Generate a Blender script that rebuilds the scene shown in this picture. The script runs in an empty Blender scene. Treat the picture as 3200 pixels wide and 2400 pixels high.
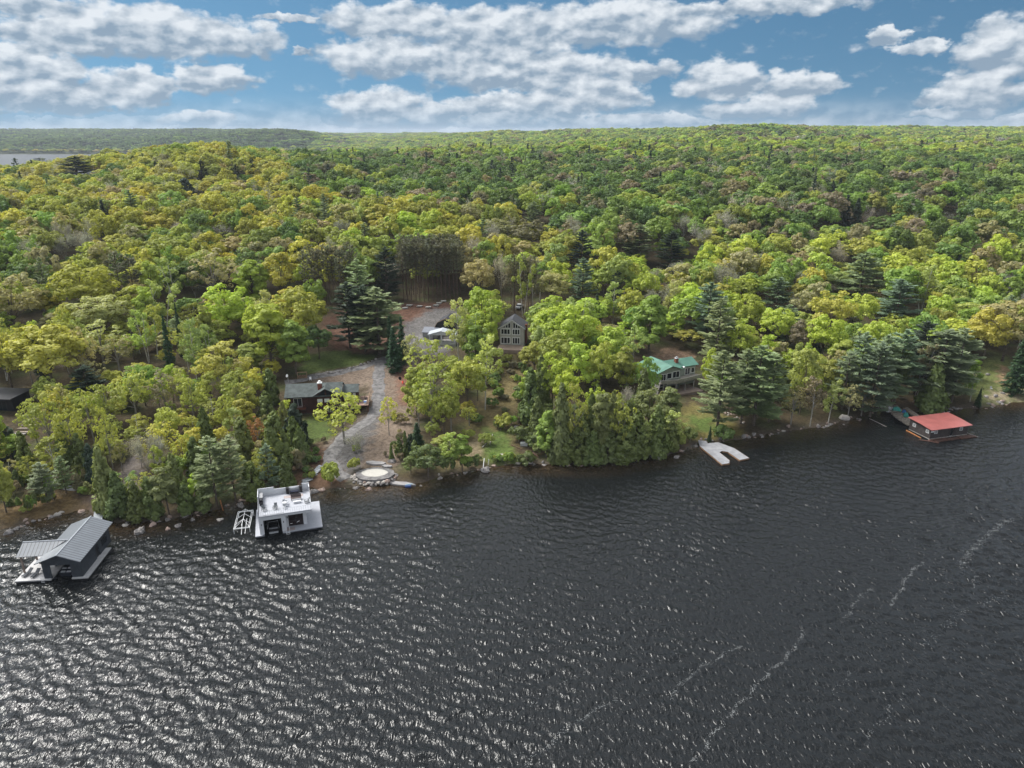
import bpy, math, random
import numpy as np
from mathutils import Vector
R = math.radians
random.seed(7); rng = np.random.default_rng(7)
scene = bpy.context.scene
COL = scene.collection

# ------------------------------------------------------------------ camera
FPX, PITCH, CAMH = 2243.0, R(19.3), 69.0
cam_d = bpy.data.cameras.new('camera'); cam = bpy.data.objects.new('camera', cam_d); COL.objects.link(cam)
cam_d.sensor_width = 36; cam_d.lens = 36 * FPX / 3200; cam_d.clip_start = 1; cam_d.clip_end = 40000
cam.location = (0, 0, CAMH); cam.rotation_euler = (R(90) - PITCH, 0, 0)
scene.camera = cam

# ------------------------------------------------------------------ light and sky
SUN_EL, SUN_AZ = 50.0, -60.0            # azimuth from +Y, negative = towards -X
scene.view_settings.view_transform = 'Standard'; scene.view_settings.look = 'None'
scene.view_settings.exposure = 0.35; scene.view_settings.gamma = 1
sd = bpy.data.lights.new('sun', 'SUN'); sd.energy = 3.0; sd.angle = R(21); sd.color = (1, .965, .90)
sun = bpy.data.objects.new('sun', sd); COL.objects.link(sun)
dirv = Vector((math.sin(R(SUN_AZ)) * math.cos(R(SUN_EL)), math.cos(R(SUN_AZ)) * math.cos(R(SUN_EL)), math.sin(R(SUN_EL))))
sun.rotation_euler = dirv.to_track_quat('Z', 'Y').to_euler(); sun.location = (0, 0, 200)

world = bpy.data.worlds.new('World'); scene.world = world; world.use_nodes = True
wt = world.node_tree; wt.nodes.clear()


class NT:
    def __init__(s, tree): s.t = tree
    def n(s, typ, **kw):
        nd = s.t.nodes.new(typ)
        for k, v in kw.items(): setattr(nd, k, v)
        return nd
    def put(s, sock, v):
        if isinstance(v, bpy.types.NodeSocket): s.t.links.new(v, sock)
        elif v is not None: sock.default_value = v
    def m(s, op, a, b=None, c=None, clamp=False):
        nd = s.n('ShaderNodeMath', operation=op); nd.use_clamp = clamp
        for i, v in enumerate((a, b, c)):
            if v is not None: s.put(nd.inputs[i], v)
        return nd.outputs[0]
    def v(s, op, a, b=None):
        nd = s.n('ShaderNodeVectorMath', operation=op); s.put(nd.inputs[0], a)
        if b is not None: s.put(nd.inputs[1], b)
        return nd.outputs['Value'] if op in ('LENGTH', 'DOT_PRODUCT') else nd.outputs[0]
    def noise(s, vec, scale, detail=4, rough=.5, dist=0.0, col=False):
        nd = s.n('ShaderNodeTexNoise'); s.put(nd.inputs['Vector'], vec)
        nd.inputs['Scale'].default_value = scale; nd.inputs['Detail'].default_value = detail
        nd.inputs['Roughness'].default_value = rough; nd.inputs['Distortion'].default_value = dist
        return nd.outputs['Color' if col else 0]
    def mix(s, f, a, b, typ='MIX'):
        nd = s.n('ShaderNodeMix', data_type='RGBA', blend_type=typ)
        s.put(nd.inputs[0], f)
        for i, v in ((6, a), (7, b)):
            if isinstance(v, (tuple, list)) and len(v) == 3: v = (*v, 1)
            s.put(nd.inputs[i], v)
        return nd.outputs[2]
    def ramp(s, f, a, b, lo=0.0, hi=1.0, interp='SMOOTHSTEP'):
        nd = s.n('ShaderNodeMapRange', interpolation_type=interp)
        s.put(nd.inputs[0], f); nd.inputs[1].default_value = a; nd.inputs[2].default_value = b
        nd.inputs[3].default_value = lo; nd.inputs[4].default_value = hi
        return nd.outputs[0]


W_ = NT(wt)
tc = W_.n('ShaderNodeTexCoord'); gen = tc.outputs['Generated']
sky = W_.n('ShaderNodeTexSky', sky_type='NISHITA'); sky.sun_disc = False
sky.sun_elevation = R(SUN_EL); sky.sun_rotation = R(SUN_AZ); sky.air_density = 1.0; sky.dust_density = 0.6; sky.ozone_density = 2.5
sx = W_.n('ShaderNodeSeparateXYZ'); W_.put(sx.inputs[0], gen)
# the clear sky is read a little above the true direction so that it keeps its blue down to the hills
zz = W_.m('MULTIPLY_ADD', sx.outputs[2], 0.85, 0.20)
cb = W_.n('ShaderNodeCombineXYZ'); W_.put(cb.inputs[0], sx.outputs[0]); W_.put(cb.inputs[1], sx.outputs[1]); W_.put(cb.inputs[2], zz)
W_.put(sky.inputs[0], W_.v('NORMALIZE', cb.outputs[0]))
az = W_.m('MULTIPLY', W_.m('ARCTAN2', sx.outputs[0], sx.outputs[1]), 57.29578)
el = W_.m('MULTIPLY', W_.m('ARCSINE', sx.outputs[2]), 57.29578)
ac = W_.n('ShaderNodeCombineXYZ'); W_.put(ac.inputs[0], az); W_.put(ac.inputs[1], el)
sc2 = W_.v('MULTIPLY', ac.outputs[0], (1, 1.7, 1))
warp = W_.noise(sc2, .45, 5, .6, col=True)
w1 = W_.v('MULTIPLY', W_.v('SUBTRACT', warp, (.5, .5, .5)), (4.0, 1.9, 0))
pos = W_.v('ADD', ac.outputs[0], w1)


def azel(x, y):                        # a direction given by where it is seen on the 2212-wide view
    px, py = x * 1.4467, y * 1.4467
    a, b = (px - 1600) / FPX, -(py - 1200) / FPX
    d = Vector((a, math.cos(PITCH) + b * math.sin(PITCH), -math.sin(PITCH) + b * math.cos(PITCH))).normalized()
    return math.degrees(math.atan2(d.x, d.y)), math.degrees(math.asin(d.z))


CLOUDS = [(310, 70, 270, 62), (500, 85, 110, 42), (120, 80, 140, 34), (60, 15, 110, 22), (60, 150, 130, 60), (285, 185, 100, 42),
          (110, 215, 230, 34), (455, 172, 95, 36), (425, 258, 100, 18), (870, 50, 190, 42), (1080, 75, 190, 60), (860, 125, 170, 42),
          (1330, 50, 240, 50), (1130, 150, 240, 50), (1270, 205, 130, 44), (1130, 232, 180, 34), (1380, 155, 80, 24), (1660, 14, 230, 24),
          (825, 232, 120, 46), (940, 250, 70, 26), (1060, 262, 90, 14), (1565, 178, 105, 46), (1720, 190, 95, 38), (1640, 232, 130, 26),
          (1920, 80, 45, 18), (1995, 102, 60, 20), (2160, 110, 100, 80), (2110, 205, 120, 45), (2060, 248, 100, 12), (2195, 264, 50, 14),
          (1430, 262, 110, 18), (1290, 264, 120, 16), (660, 110, 30, 10), (620, 40, 60, 12)]
best = None; hs = None; ws = None
for (cx, cy, rx, ry) in CLOUDS:
    a0, e0 = azel(cx, cy); a1, e1 = azel(cx + rx, cy); a2, e2 = azel(cx, cy - ry)
    q = W_.v('MULTIPLY', W_.v('SUBTRACT', pos, (a0, e0, 0)), (.84 / max(.3, a1 - a0), .84 / max(.2, e2 - e0), 0))
    v = W_.m('SUBTRACT', 1.0, W_.v('DOT_PRODUCT', q, q), clamp=True)
    h = W_.m('MULTIPLY', W_.v('DOT_PRODUCT', q, (0, 1, 0)), v)
    best = v if best is None else W_.m('MAXIMUM', best, v)
    hs = h if hs is None else W_.m('ADD', hs, h)
    ws = v if ws is None else W_.m('ADD', ws, v)
height = W_.m('DIVIDE', hs, W_.m('MAXIMUM', ws, .05))
det = W_.noise(sc2, .70, 7, .53)
dens = W_.m('ADD', best, W_.m('MULTIPLY', W_.m('SUBTRACT', det, .5), 1.35))
dens = W_.ramp(dens, .06, .58)
sm1 = W_.noise(sc2, .55, 4, .48); det2 = W_.noise(W_.v('ADD', sc2, (-.35, .70, 0)), .55, 4, .48)
shade = W_.m('ADD', W_.m('MULTIPLY_ADD', height, .70, .42), W_.m('ADD', W_.m('MULTIPLY', W_.m('SUBTRACT', sm1, det2), 2.6), W_.m('MULTIPLY', W_.m('SUBTRACT', det, .5), .8)), clamp=True)
ccol = W_.mix(shade, (.225, .30, .385), (.66, .695, .73))
# the rest of the dome: broken cloud all round and overhead
dn = W_.noise(gen, 3.2, 6, .6); allc = W_.ramp(dn, .36, .54)
high = W_.m('MAXIMUM', W_.ramp(el, 10.0, 16.0), W_.ramp(W_.m('ABSOLUTE', az), 44.0, 56.0))
dens = W_.m('ADD', W_.m('MULTIPLY', dens, W_.m('SUBTRACT', 1.0, high)), W_.m('MULTIPLY', allc, high))
dn2 = W_.noise(gen, 5.5, 4, .6)
glow = W_.m('POWER', W_.m('MAXIMUM', W_.v('DOT_PRODUCT', gen, tuple(dirv)), 0.0), 18.0)
over = W_.mix(W_.ramp(dn2, .42, .60), (.52, .545, .58), (1.15, 1.18, 1.22))
ccol = W_.mix(high, ccol, W_.mix(1.0, over, W_.mix(glow, (0, 0, 0), (9.5, 9.5, 9.4)), 'ADD'))
bg1 = W_.n('ShaderNodeBackground'); W_.put(bg1.inputs[0], W_.mix(1.0, sky.outputs[0], (.60, .90, .93), 'MULTIPLY')); bg1.inputs[1].default_value = .074
bg2 = W_.n('ShaderNodeBackground'); W_.put(bg2.inputs[0], ccol); bg2.inputs[1].default_value = 1.0
# thin white veil low over the horizon
veil = W_.ramp(el, 0.0, 2.8, .55, 0.0)
dens = W_.m('MAXIMUM', W_.m('MULTIPLY', dens, W_.ramp(el, .0, 2.5, .55, .93)), W_.m('MULTIPLY', veil, W_.m('SUBTRACT', 1.0, high)))
ms = W_.n('ShaderNodeMixShader'); W_.put(ms.inputs[0], dens)
wt.links.new(bg1.outputs[0], ms.inputs[1]); wt.links.new(bg2.outputs[0], ms.inputs[2])
wo = W_.n('ShaderNodeOutputWorld'); wt.links.new(ms.outputs[0], wo.inputs[0])
world.cycles.sampling_method = 'MANUAL'; world.cycles.sample_map_resolution = 512

# ------------------------------------------------------------------ helpers
V2 = 1.4467                            # 2212-wide viewing scale -> 3200-wide photograph


def ray(px, py):
    a, b = (px - 1600) / FPX, -(py - 1200) / FPX
    return a, math.cos(PITCH) + b * math.sin(PITCH), -math.sin(PITCH) + b * math.cos(PITCH)


def flat(x, y, z=0.0):
    a, b, c = ray(x * V2, y * V2); t = (z - CAMH) / c
    return a * t, b * t


def proj(x, y, z):
    d = y * math.cos(PITCH) - (z - CAMH) * math.sin(PITCH); u = y * math.sin(PITCH) + (z - CAMH) * math.cos(PITCH)
    return (1600 + FPX * x / d) / V2, (1200 - FPX * u / d) / V2


SH = [(0, 1145), (60, 1130), (130, 1110), (190, 1100), (215, 1112), (250, 1128), (330, 1125), (430, 1110), (500, 1095), (550, 1070), (600, 1055),
      (660, 1052), (700, 1058), (760, 1052), (800, 1055), (850, 1045), (885, 1050), (905, 1045), (950, 1028), (990, 1022), (1060, 1008), (1100, 1003),
      (1200, 1003), (1300, 1003), (1400, 990), (1470, 975), (1510, 955), (1560, 953), (1620, 945), (1680, 935), (1750, 925), (1800, 915), (1850, 905),
      (1880, 890), (1905, 880), (1950, 888), (2000, 890), (2060, 885), (2120, 880), (2212, 868)]
shp = sorted(flat(x, y) for x, y in SH)
SX = np.array([-400, -160, -120] + [p[0] for p in shp] + [170, 230, 500]); SY = np.array([60, 95, 108] + [p[1] for p in shp] + [186, 192, 240])
T_ = np.array([-.9, -.673, -.53, -.438, -.30, -.21, 0, .126, .316, .463, .673, .9])
Y_ = np.array([350, 450, 600, 750, 900, 1200, 1500, 2000, 2500, 3000, 4500, 7000, 12000.])
Z_ = np.array([[22, 26, 27, 14, 5, -2, -4, -4, -1, 25, 72, 62, 60],
               [22, 26, 27, 14, 5, -2, -4, -4, -1, 25, 72, 62, 60],
               [24, 31, 37, 24, 9, -1, -3, -3, -1, 28, 72, 60, 55],
               [26, 35, 47, 36, 20, 6, 2, 2, 3, 45, 70, 58, 52],
               [25, 32, 39, 34, 22, 8, 4, 4, 8, 62, 66, 55, 50],
               [24, 29, 33, 34, 31, 18, 10, 10, 14, 24, 42, 42, 38],
               [24, 29, 33, 37, 39, 24, 20, 42, 56, 54, 50, 45, 40],
               [24, 29, 34, 39, 42, 28, 38, 60, 62, 60, 54, 50, 45],
               [24, 30, 36, 42, 46, 34, 68, 66, 62, 60, 58, 55, 50],
               [25, 30, 36, 41, 45, 34, 54, 66, 68, 66, 62, 58, 50],
               [25, 30, 34, 39, 44, 38, 50, 62, 70, 68, 64, 60, 50],
               [25, 30, 34, 39, 44, 38, 50, 62, 70, 68, 64, 60, 50.]])
NP = [(rng.uniform(0, 6.28), rng.uniform(0, 6.28), rng.uniform(0, 3.14)) for _ in range(24)]


def wav(x, y, L, k):
    a, b, c = NP[k]
    return np.sin((x * math.cos(c) + y * math.sin(c)) * 6.283 / L + a) * np.sin((y * math.cos(c) - x * math.sin(c)) * 6.283 / (L * 1.13) + b)


def inland(x, y):
    return (y - np.interp(x, SX, SY)) * .93


def H(x, y):
    x = np.asarray(x, float); y = np.asarray(y, float)
    s = inland(x, y) + .5 * wav(x, y, 7, 0) + .3 * wav(x, y, 3.3, 1)
    near = np.interp(s, [-60, -20, -4, -1, 0, 1.2, 4, 10, 30, 45, 73, 100, 150, 250, 350], [-6, -3.5, -1.1, -.35, 0, .45, .95, 1.4, 2.3, 3.6, 6.5, 9, 14, 23, 30])
    g = np.clip((s - 3) / 20, 0, 1)
    near = near + g * (.35 * wav(x, y, 31, 2) + .16 * wav(x, y, 11, 3)) + np.clip((s - 60) / 80, 0, 1) * 1.6 * wav(x, y, 95, 4)
    yy = np.clip(y, 350, 11999); t = np.clip(x / np.maximum(y, 60), -.9, .9)
    i = np.clip(np.searchsorted(T_, t, side='right') - 1, 0, len(T_) - 2); j = np.clip(np.searchsorted(Y_, yy, side='right') - 1, 0, len(Y_) - 2)
    u = (t - T_[i]) / (T_[i + 1] - T_[i]); v = (yy - Y_[j]) / (Y_[j + 1] - Y_[j]); u = u * u * (3 - 2 * u); v = v * v * (3 - 2 * v)
    far = Z_[i, j] * (1 - u) * (1 - v) + Z_[i + 1, j] * u * (1 - v) + Z_[i, j + 1] * (1 - u) * v + Z_[i + 1, j + 1] * u * v
    amp = np.clip((y - 350) / 500, 0, 1) * np.clip((far + 2) / 15, 0, 1)
    far = far + amp * (2.6 * wav(x, y, 210, 5) + 2.4 * wav(x, y, 340, 6) + np.clip((y - 1500) / 2500, 0, 1) * (6 * wav(x, y, 900, 7) + 5 * wav(x, y, 1500, 8)))
    b = np.clip((y - 270) / 110, 0, 1); b = b * b * (3 - 2 * b)
    return near * (1 - b) + far * b


def hz(x, y): return float(H(x, y))


TS = np.concatenate([np.linspace(70, 500, 700), np.linspace(505, 3500, 900)])


def hit(x, y, up=0.0, lo=70):          # the point of the ground (plus `up`) seen at (x, y) on the 2212-wide view
    a, b, c = ray(x * V2, y * V2)
    t = TS / b; X, Yy, Zz = a * t, TS, CAMH + c * t
    k = np.nonzero((Zz < H(X, Yy) + up) & (TS > lo))[0]
    if len(k) == 0: return None
    k = k[0]
    if k > 0:
        g0 = Zz[k - 1] - float(H(X[k - 1], Yy[k - 1])) - up; g1 = Zz[k] - float(H(X[k], Yy[k])) - up
        f = g0 / (g0 - g1) if g0 > g1 else 1
        yv = TS[k - 1] + f * (TS[k] - TS[k - 1])
    else: yv = TS[k]
    return a * yv / b, yv


# ------------------------------------------------------------------ materials
MATS = {}


def mat(name, col, rough=.8, scale=3.0, var=.12, bump=0.0, metal=0.0, col2=None, spec=.3, stripes=None, coat=0.0):
    if name in MATS: return MATS[name]
    m = bpy.data.materials.new(name); m.use_nodes = True; t = NT(m.node_tree); p = m.node_tree.nodes['Principled BSDF']
    tcn = t.n('ShaderNodeTexCoord'); vec = tcn.outputs['Object']
    nz = t.noise(vec, scale, 5, .6)
    dark = tuple(c * (1 - var * 1.6) for c in col) if col2 is None else col2
    c = t.mix(t.ramp(nz, .3, .7), dark, tuple(min(1, k * (1 + var)) for k in col))
    if stripes:                        # (axis, spacing, line width, line colour)
        ax, sp, lw, lc = stripes
        se = t.n('ShaderNodeSeparateXYZ'); t.put(se.inputs[0], vec)
        f = t.m('FRACT', t.m('DIVIDE', se.outputs[ax], sp))
        ln = t.m('LESS_THAN', f, lw / sp)
        c = t.mix(ln, c, lc)
    t.put(p.inputs['Base Color'], c)
    p.inputs['Roughness'].default_value = rough; p.inputs['Metallic'].default_value = metal; p.inputs['Specular IOR Level'].default_value = spec
    if coat: p.inputs['Coat Weight'].default_value = coat
    if bump:
        b = t.n('ShaderNodeBump'); b.inputs['Strength'].default_value = bump; b.inputs['Distance'].default_value = .05
        t.put(b.inputs['Height'], t.noise(vec, scale * 3, 5, .6)); t.put(p.inputs['Normal'], b.outputs[0])
    MATS[name] = m; return m


def glass(name='window_glass', col=(.02, .025, .03)):
    if name in MATS: return MATS[name]
    m = bpy.data.materials.new(name); m.use_nodes = True; p = m.node_tree.nodes['Principled BSDF']
    p.inputs['Base Color'].default_value = (*col, 1); p.inputs['Roughness'].default_value = .08; p.inputs['Specular IOR Level'].default_value = .6
    MATS[name] = m; return m


white = mat('white_siding', (.56, .57, .59), .5, 1.2, .05)
whitedeck = mat('pale_deck_boards', (.38, .39, .425), .6, 2, .05, stripes=(1, .42, .05, (.30, .31, .345)))
charcoal = mat('charcoal_siding', (.045, .052, .062), .6, 1.5, .15)
blackm = mat('black_metal', (.015, .015, .018), .4, 4, .1)
darkgrey = mat('dark_grey_cushion', (.07, .075, .085), .8, 4, .15)
whitem = mat('white_paint', (.80, .80, .80), .4, 4, .05)
brownlog = mat('dark_brown_siding', (.060, .024, .018), .8, 1.2, .3, .3, stripes=(2, .32, .04, (.02, .009, .007)))
wood = mat('weathered_wood', (.33, .31, .29), .85, 2, .18, .2)
tanwood = mat('tan_wood', (.36, .25, .16), .8, 3, .2, .2)
rock = mat('grey_granite', (.26, .24, .23), .9, 1.6, .35, .6)
palerock = mat('pale_granite', (.42, .385, .35), .9, 1.2, .12, .6)
pinkrock = mat('pinkish_granite', (.36, .27, .23), .9, 1.6, .3, .6)
brick = mat('red_brick', (.22, .07, .045), .9, 9, .3, .3)
gl = glass()

# ------------------------------------------------------------------ mesh builders


class MB:
    def __init__(s): s.v = []; s.f = []
    def add(s, vs, fs):
        o = len(s.v); s.v += [tuple(p) for p in vs]; s.f += [tuple(i + o for i in f) for f in fs]; return s
    def box(s, x0, x1, y0, y1, z0, z1):
        return s.add([(x0, y0, z0), (x1, y0, z0), (x1, y1, z0), (x0, y1, z0), (x0, y0, z1), (x1, y0, z1), (x1, y1, z1), (x0, y1, z1)],
                     [(0, 3, 2, 1), (4, 5, 6, 7), (0, 1, 5, 4), (1, 2, 6, 5), (2, 3, 7, 6), (3, 0, 4, 7)])
    def slab(s, top, t, d=(0, 0, -1)):   # a polygon thickened by t along d
        n = len(top); low = [tuple(p[i] + d[i] * t for i in range(3)) for p in top]
        return s.add(list(top) + low, [tuple(range(n)), tuple(range(2 * n - 1, n - 1, -1))] + [(i, i + n, (i + 1) % n + n, (i + 1) % n) for i in range(n)])
    def prism(s, poly, z0, z1): return s.slab([(x, y, z1) for x, y in poly], z1 - z0)
    def tube(s, pts, rad, n=6):
        pts = [Vector(p) for p in pts]; vs = []; fs = []
        for i, p in enumerate(pts):
            d = (pts[min(i + 1, len(pts) - 1)] - pts[max(i - 1, 0)]).normalized()
            a = d.cross(Vector((0, 0, 1)) if abs(d.z) < .9 else Vector((1, 0, 0))).normalized(); b = d.cross(a)
            r = rad[i] if isinstance(rad, (list, tuple)) else rad
            vs += [tuple(p + (a * math.cos(6.2832 * k / n) + b * math.sin(6.2832 * k / n)) * r) for k in range(n)]
        for i in range(len(pts) - 1):
            fs += [(i * n + k, i * n + (k + 1) % n, (i + 1) * n + (k + 1) % n, (i + 1) * n + k) for k in range(n)]
        fs += [tuple(range(n - 1, -1, -1)), tuple(range((len(pts) - 1) * n, len(pts) * n))]
        return s.add(vs, fs)
    def wall(s, x0, x1, z0, z1, y, th, openings=()):   # a wall along x with rectangular openings
        xs = sorted({x0, x1} | {o[0] for o in openings} | {o[1] for o in openings}); zs = sorted({z0, z1} | {o[2] for o in openings} | {o[3] for o in openings})
        for a, b in zip(xs, xs[1:]):
            for c, d in zip(zs, zs[1:]):
                mx, mz = (a + b) / 2, (c + d) / 2
                if not any(o[0] < mx < o[1] and o[2] < mz < o[3] for o in openings): s.box(a, b, y, y + th, c, d)
        return s
    def rot90(s, x, y):                # turn everything added so far a quarter round (0,0), then shift
        s.v = [(x - b, y + a, c) for a, b, c in s.v]; return s
    def mesh(s, name, m, smooth=False):
        me = bpy.data.meshes.new(name); me.from_pydata(s.v, [], s.f); me.materials.append(m)
        if smooth:
            for p in me.polygons: p.use_smooth = True
        me.update(); return me


def part(name, mb, m, parent=None, loc=(0, 0, 0), rz=0, label=None, smooth=False):
    me = mb.mesh(name, m, smooth) if isinstance(mb, MB) else mb
    o = bpy.data.objects.new(name, me); COL.objects.link(o); o.location = loc; o.rotation_euler = (0, 0, rz)
    if parent: o.parent = parent
    if label: o['label'] = label
    return o


def thing(name, label, cat, loc=(0, 0, 0), rz=0, group=None):
    o = bpy.data.objects.new(name, None); COL.objects.link(o); o.empty_display_size = .3
    o.location = loc; o.rotation_euler = (0, 0, rz); o['label'] = label; o['category'] = cat
    if group: o['group'] = group
    return o


def tag(o, label, cat, group=None, kind=None):
    if label: o['label'] = label
    if cat: o['category'] = cat
    if group: o['group'] = group
    if kind: o['kind'] = kind
    return o


def window(parent, x, z, w, h, y, nx=1, nz=1, side=0, frame=whitem, pane=gl, fw=.07, name='window'):
    """a window on a wall facing -y (side 0), +x (1) or -x (-1); x is the position along the wall"""
    f = MB(); p = MB()
    f.box(x, x + w, y - .06, y + .02, z, z + fw).box(x, x + w, y - .06, y + .02, z + h - fw, z + h)
    f.box(x, x + fw, y - .057, y + .017, z + fw, z + h - fw).box(x + w - fw, x + w, y - .057, y + .017, z + fw, z + h - fw)
    for i in range(1, nx): f.box(x + w * i / nx - fw * .35, x + w * i / nx + fw * .35, y - .05, y + .01, z + fw, z + h - fw)
    for i in range(1, nz): f.box(x + fw, x + w - fw, y - .047, y + .007, z + h * i / nz - fw * .3, z + h * i / nz + fw * .3)
    p.box(x + fw * .5, x + w - fw * .5, y - .03, y + .003, z + fw * .5, z + h - fw * .5)
    if side:
        for q in (f, p): q.v = [(-b, a, c) if side > 0 else (b, -a, c) for a, b, c in q.v]
    fo = part(name, f, frame, parent); part('pane', p, pane, fo); return fo


def rockmesh(seed, name='boulder', flatn=.75, m=rock):
    r = random.Random(seed); mb = MB(); n = 9; rows = 6
    for i in range(rows + 1):
        th = math.pi * i / rows
        for k in range(n):
            a = 6.2832 * k / n
            q = 1 + .22 * math.sin(3 * a + seed) * math.sin(th) + r.uniform(-.16, .16)
            mb.v.append((math.sin(th) * math.cos(a) * q, math.sin(th) * math.sin(a) * q * .8, math.cos(th) * flatn * (q if 0 < i < rows else 1)))
    for i in range(rows):
        for k in range(n): mb.f.append((i * n + k, i * n + (k + 1) % n, (i + 1) * n + (k + 1) % n, (i + 1) * n + k))
    return mb.mesh(name, m)


ROCKS = {m.name: [rockmesh(s, m=m, flatn=.6 + .1 * (s % 3)) for s in range(4)] for m in (rock, palerock, pinkrock)}


NTH = 'first second third fourth fifth sixth seventh eighth ninth tenth eleventh twelfth thirteenth fourteenth fifteenth sixteenth seventeenth eighteenth nineteenth twentieth'.split() + ['twenty-' + w for w in 'first second third fourth fifth sixth seventh eighth ninth'.split()] + ['thirtieth']


def boulder(x, y, size, label, kind=rock, group=None, z=None, name='boulder', sq=.75):
    o = bpy.data.objects.new(name, random.choice(ROCKS[kind.name])); COL.objects.link(o)
    zz_ = hz(x, y) if z is None else z
    o.location = (x, y, zz_ + size * sq * .25); o.scale = (size, size * random.uniform(.7, 1), size * sq); o.rotation_euler = (0, 0, random.uniform(0, 6))
    tag(o, label, 'boulder', group); return o

# ------------------------------------------------------------------ ground
def axis(lo, hi, step, outlo, outhi, g):
    mid = list(np.arange(lo, hi + step * .5, step)); s = step; a = mid[-1]; up = []
    while a < outhi: s *= g; a += s; up.append(a)
    s = step; a = mid[0]; dn = []
    while a > outlo: s *= g; a -= s; dn.append(a)
    return np.array(dn[::-1] + mid + up)


def grid_mesh(name, xs, ys, Z, m, attrs=None, smooth=True):
    nx, ny = len(xs), len(ys); X, Y = np.meshgrid(xs, ys)
    co = np.stack([X, Y, Z], -1).reshape(-1, 3).astype(np.float32)
    i = np.arange(ny - 1)[:, None] * nx + np.arange(nx - 1)[None]; q = np.stack([i, i + 1, i + nx + 1, i + nx], -1).reshape(-1, 4)
    me = bpy.data.meshes.new(name); me.vertices.add(len(co)); me.vertices.foreach_set('co', co.ravel())
    me.loops.add(q.size); me.loops.foreach_set('vertex_index', q.ravel().astype(np.int32))
    me.polygons.add(len(q)); me.polygons.foreach_set('loop_start', (np.arange(len(q)) * 4).astype(np.int32)); me.polygons.foreach_set('loop_total', np.full(len(q), 4, np.int32))
    me.polygons.foreach_set('use_smooth', np.full(len(q), smooth)); me.update(calc_edges=True)
    for k, a in (attrs or {}).items():
        if a.ndim == 3:
            at = me.color_attributes.new(k, 'FLOAT_COLOR', 'POINT'); at.data.foreach_set('color', np.concatenate([a, np.ones(a.shape[:2] + (1,))], -1).astype(np.float32).ravel())
        else:
            at = me.attributes.new(k, 'FLOAT', 'POINT'); at.data.foreach_set('value', a.astype(np.float32).ravel())
    me.materials.append(m); o = bpy.data.objects.new(name, me); COL.objects.link(o); return o


def polydist(X, Y, poly):              # signed distance to a polygon, negative inside
    P = np.array(poly); d = np.full(X.shape, 1e9); inside = np.zeros(X.shape, bool)
    for i in range(len(P)):
        a, b = P[i], P[(i + 1) % len(P)]; e = b - a
        t = np.clip(((X - a[0]) * e[0] + (Y - a[1]) * e[1]) / max(1e-6, e @ e), 0, 1)
        d = np.minimum(d, np.hypot(X - a[0] - t * e[0], Y - a[1] - t * e[1]))
        c = (a[1] > Y) != (b[1] > Y)
        with np.errstate(divide='ignore', invalid='ignore'): xx = e[0] * (Y - a[1]) / (e[1] if e[1] else 1e-9) + a[0]
        inside ^= c & (X < xx)
    return np.where(inside, -d, d)


def wp(pts): return [p for p in (hit(x, y) for x, y in pts) if p]


PATCH = [([(700, 690), (765, 660), (870, 655), (985, 652), (1010, 700), (960, 720), (880, 745), (740, 768), (700, 735)], (.125, .068, .048), 2.0),
         ([(872, 700), (940, 665), (1000, 668), (1010, 720), (960, 765), (900, 770), (862, 740)], (.135, .128, .128), 1.5),
         ([(655, 770), (740, 755), (815, 768), (800, 778), (700, 803), (645, 815)], (.075, .105, .028), .8),
         ([(660, 815), (800, 785), (905, 770), (905, 800), (900, 900), (890, 960), (862, 1010), (740, 1010), (690, 960), (760, 930), (790, 880), (790, 835), (680, 835)], (.175, .135, .108), 1.5),
         ([(700, 975), (755, 925), (795, 895), (822, 905), (800, 950), (775, 1005), (757, 1045), (735, 1042), (705, 1008)], (.115, .11, .112), 1.0),
         ([(855, 800), (900, 790), (895, 880), (860, 870)], (.17, .09, .062), 1.5),
         ([(650, 905), (705, 898), (715, 945), (660, 962)], (.07, .10, .026), 1.0),
         ([(615, 1045), (690, 955), (712, 1000), (752, 1048), (640, 1068)], (.13, .078, .05), 1.0),
         ([(1070, 752), (1145, 752), (1135, 850), (1105, 910), (1110, 990), (960, 1015), (1000, 940), (1045, 880)], (.15, .12, .055), 2.5),
         ([(1040, 925), (1090, 930), (1120, 1000), (1060, 1010), (1035, 985)], (.085, .125, .03), 1.2),
         ([(985, 960), (1045, 945), (1040, 985), (1000, 1000)], (.26, .21, .13), 1.0),
         ([(1395, 772), (1440, 752), (1490, 760), (1500, 780), (1400, 785)], (.27, .18, .13), 1.2),
         ([(1462, 880), (1500, 872), (1570, 900), (1610, 940), (1520, 955), (1470, 945)], (.15, .13, .045), 1.2),
         ([(1478, 900), (1535, 900), (1550, 935), (1500, 932)], (.085, .125, .03), 1.0),
         ([(2105, 780), (2165, 765), (2212, 790), (2240, 865), (2120, 872), (2085, 850)], (.115, .135, .045), 2.0),
         ([(2160, 790), (2180, 790), (2175, 835), (2160, 830)], (.26, .17, .11), 1.0),
         ([(2140, 845), (2212, 838), (2212, 862), (2130, 866)], (.26, .22, .15), 1.0),
         ([(160, 1056), (208, 1056), (218, 1098), (172, 1098)], (.06, .045, .04), .8),
         ([(262, 1000), (312, 975), (300, 1062), (268, 1052)], (.12, .105, .10), 1.0),
         ([(0, 1090), (160, 1060), (180, 1100), (0, 1135)], (.14, .095, .045), 1.5),
         ([(1880, 870), (1990, 865), (2000, 885), (1905, 880)], (.16, .11, .07), 1.0)]
gx = axis(-150, 172, 1.0, -14500, 14500, 1.035); gy = axis(92, 300, 1.0, -700, 14000, 1.03)
GX, GY = np.meshgrid(gx, gy); GZ = H(GX, GY)
base = np.zeros(GX.shape + (3,)) + np.array([.060, .046, .026])
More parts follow.
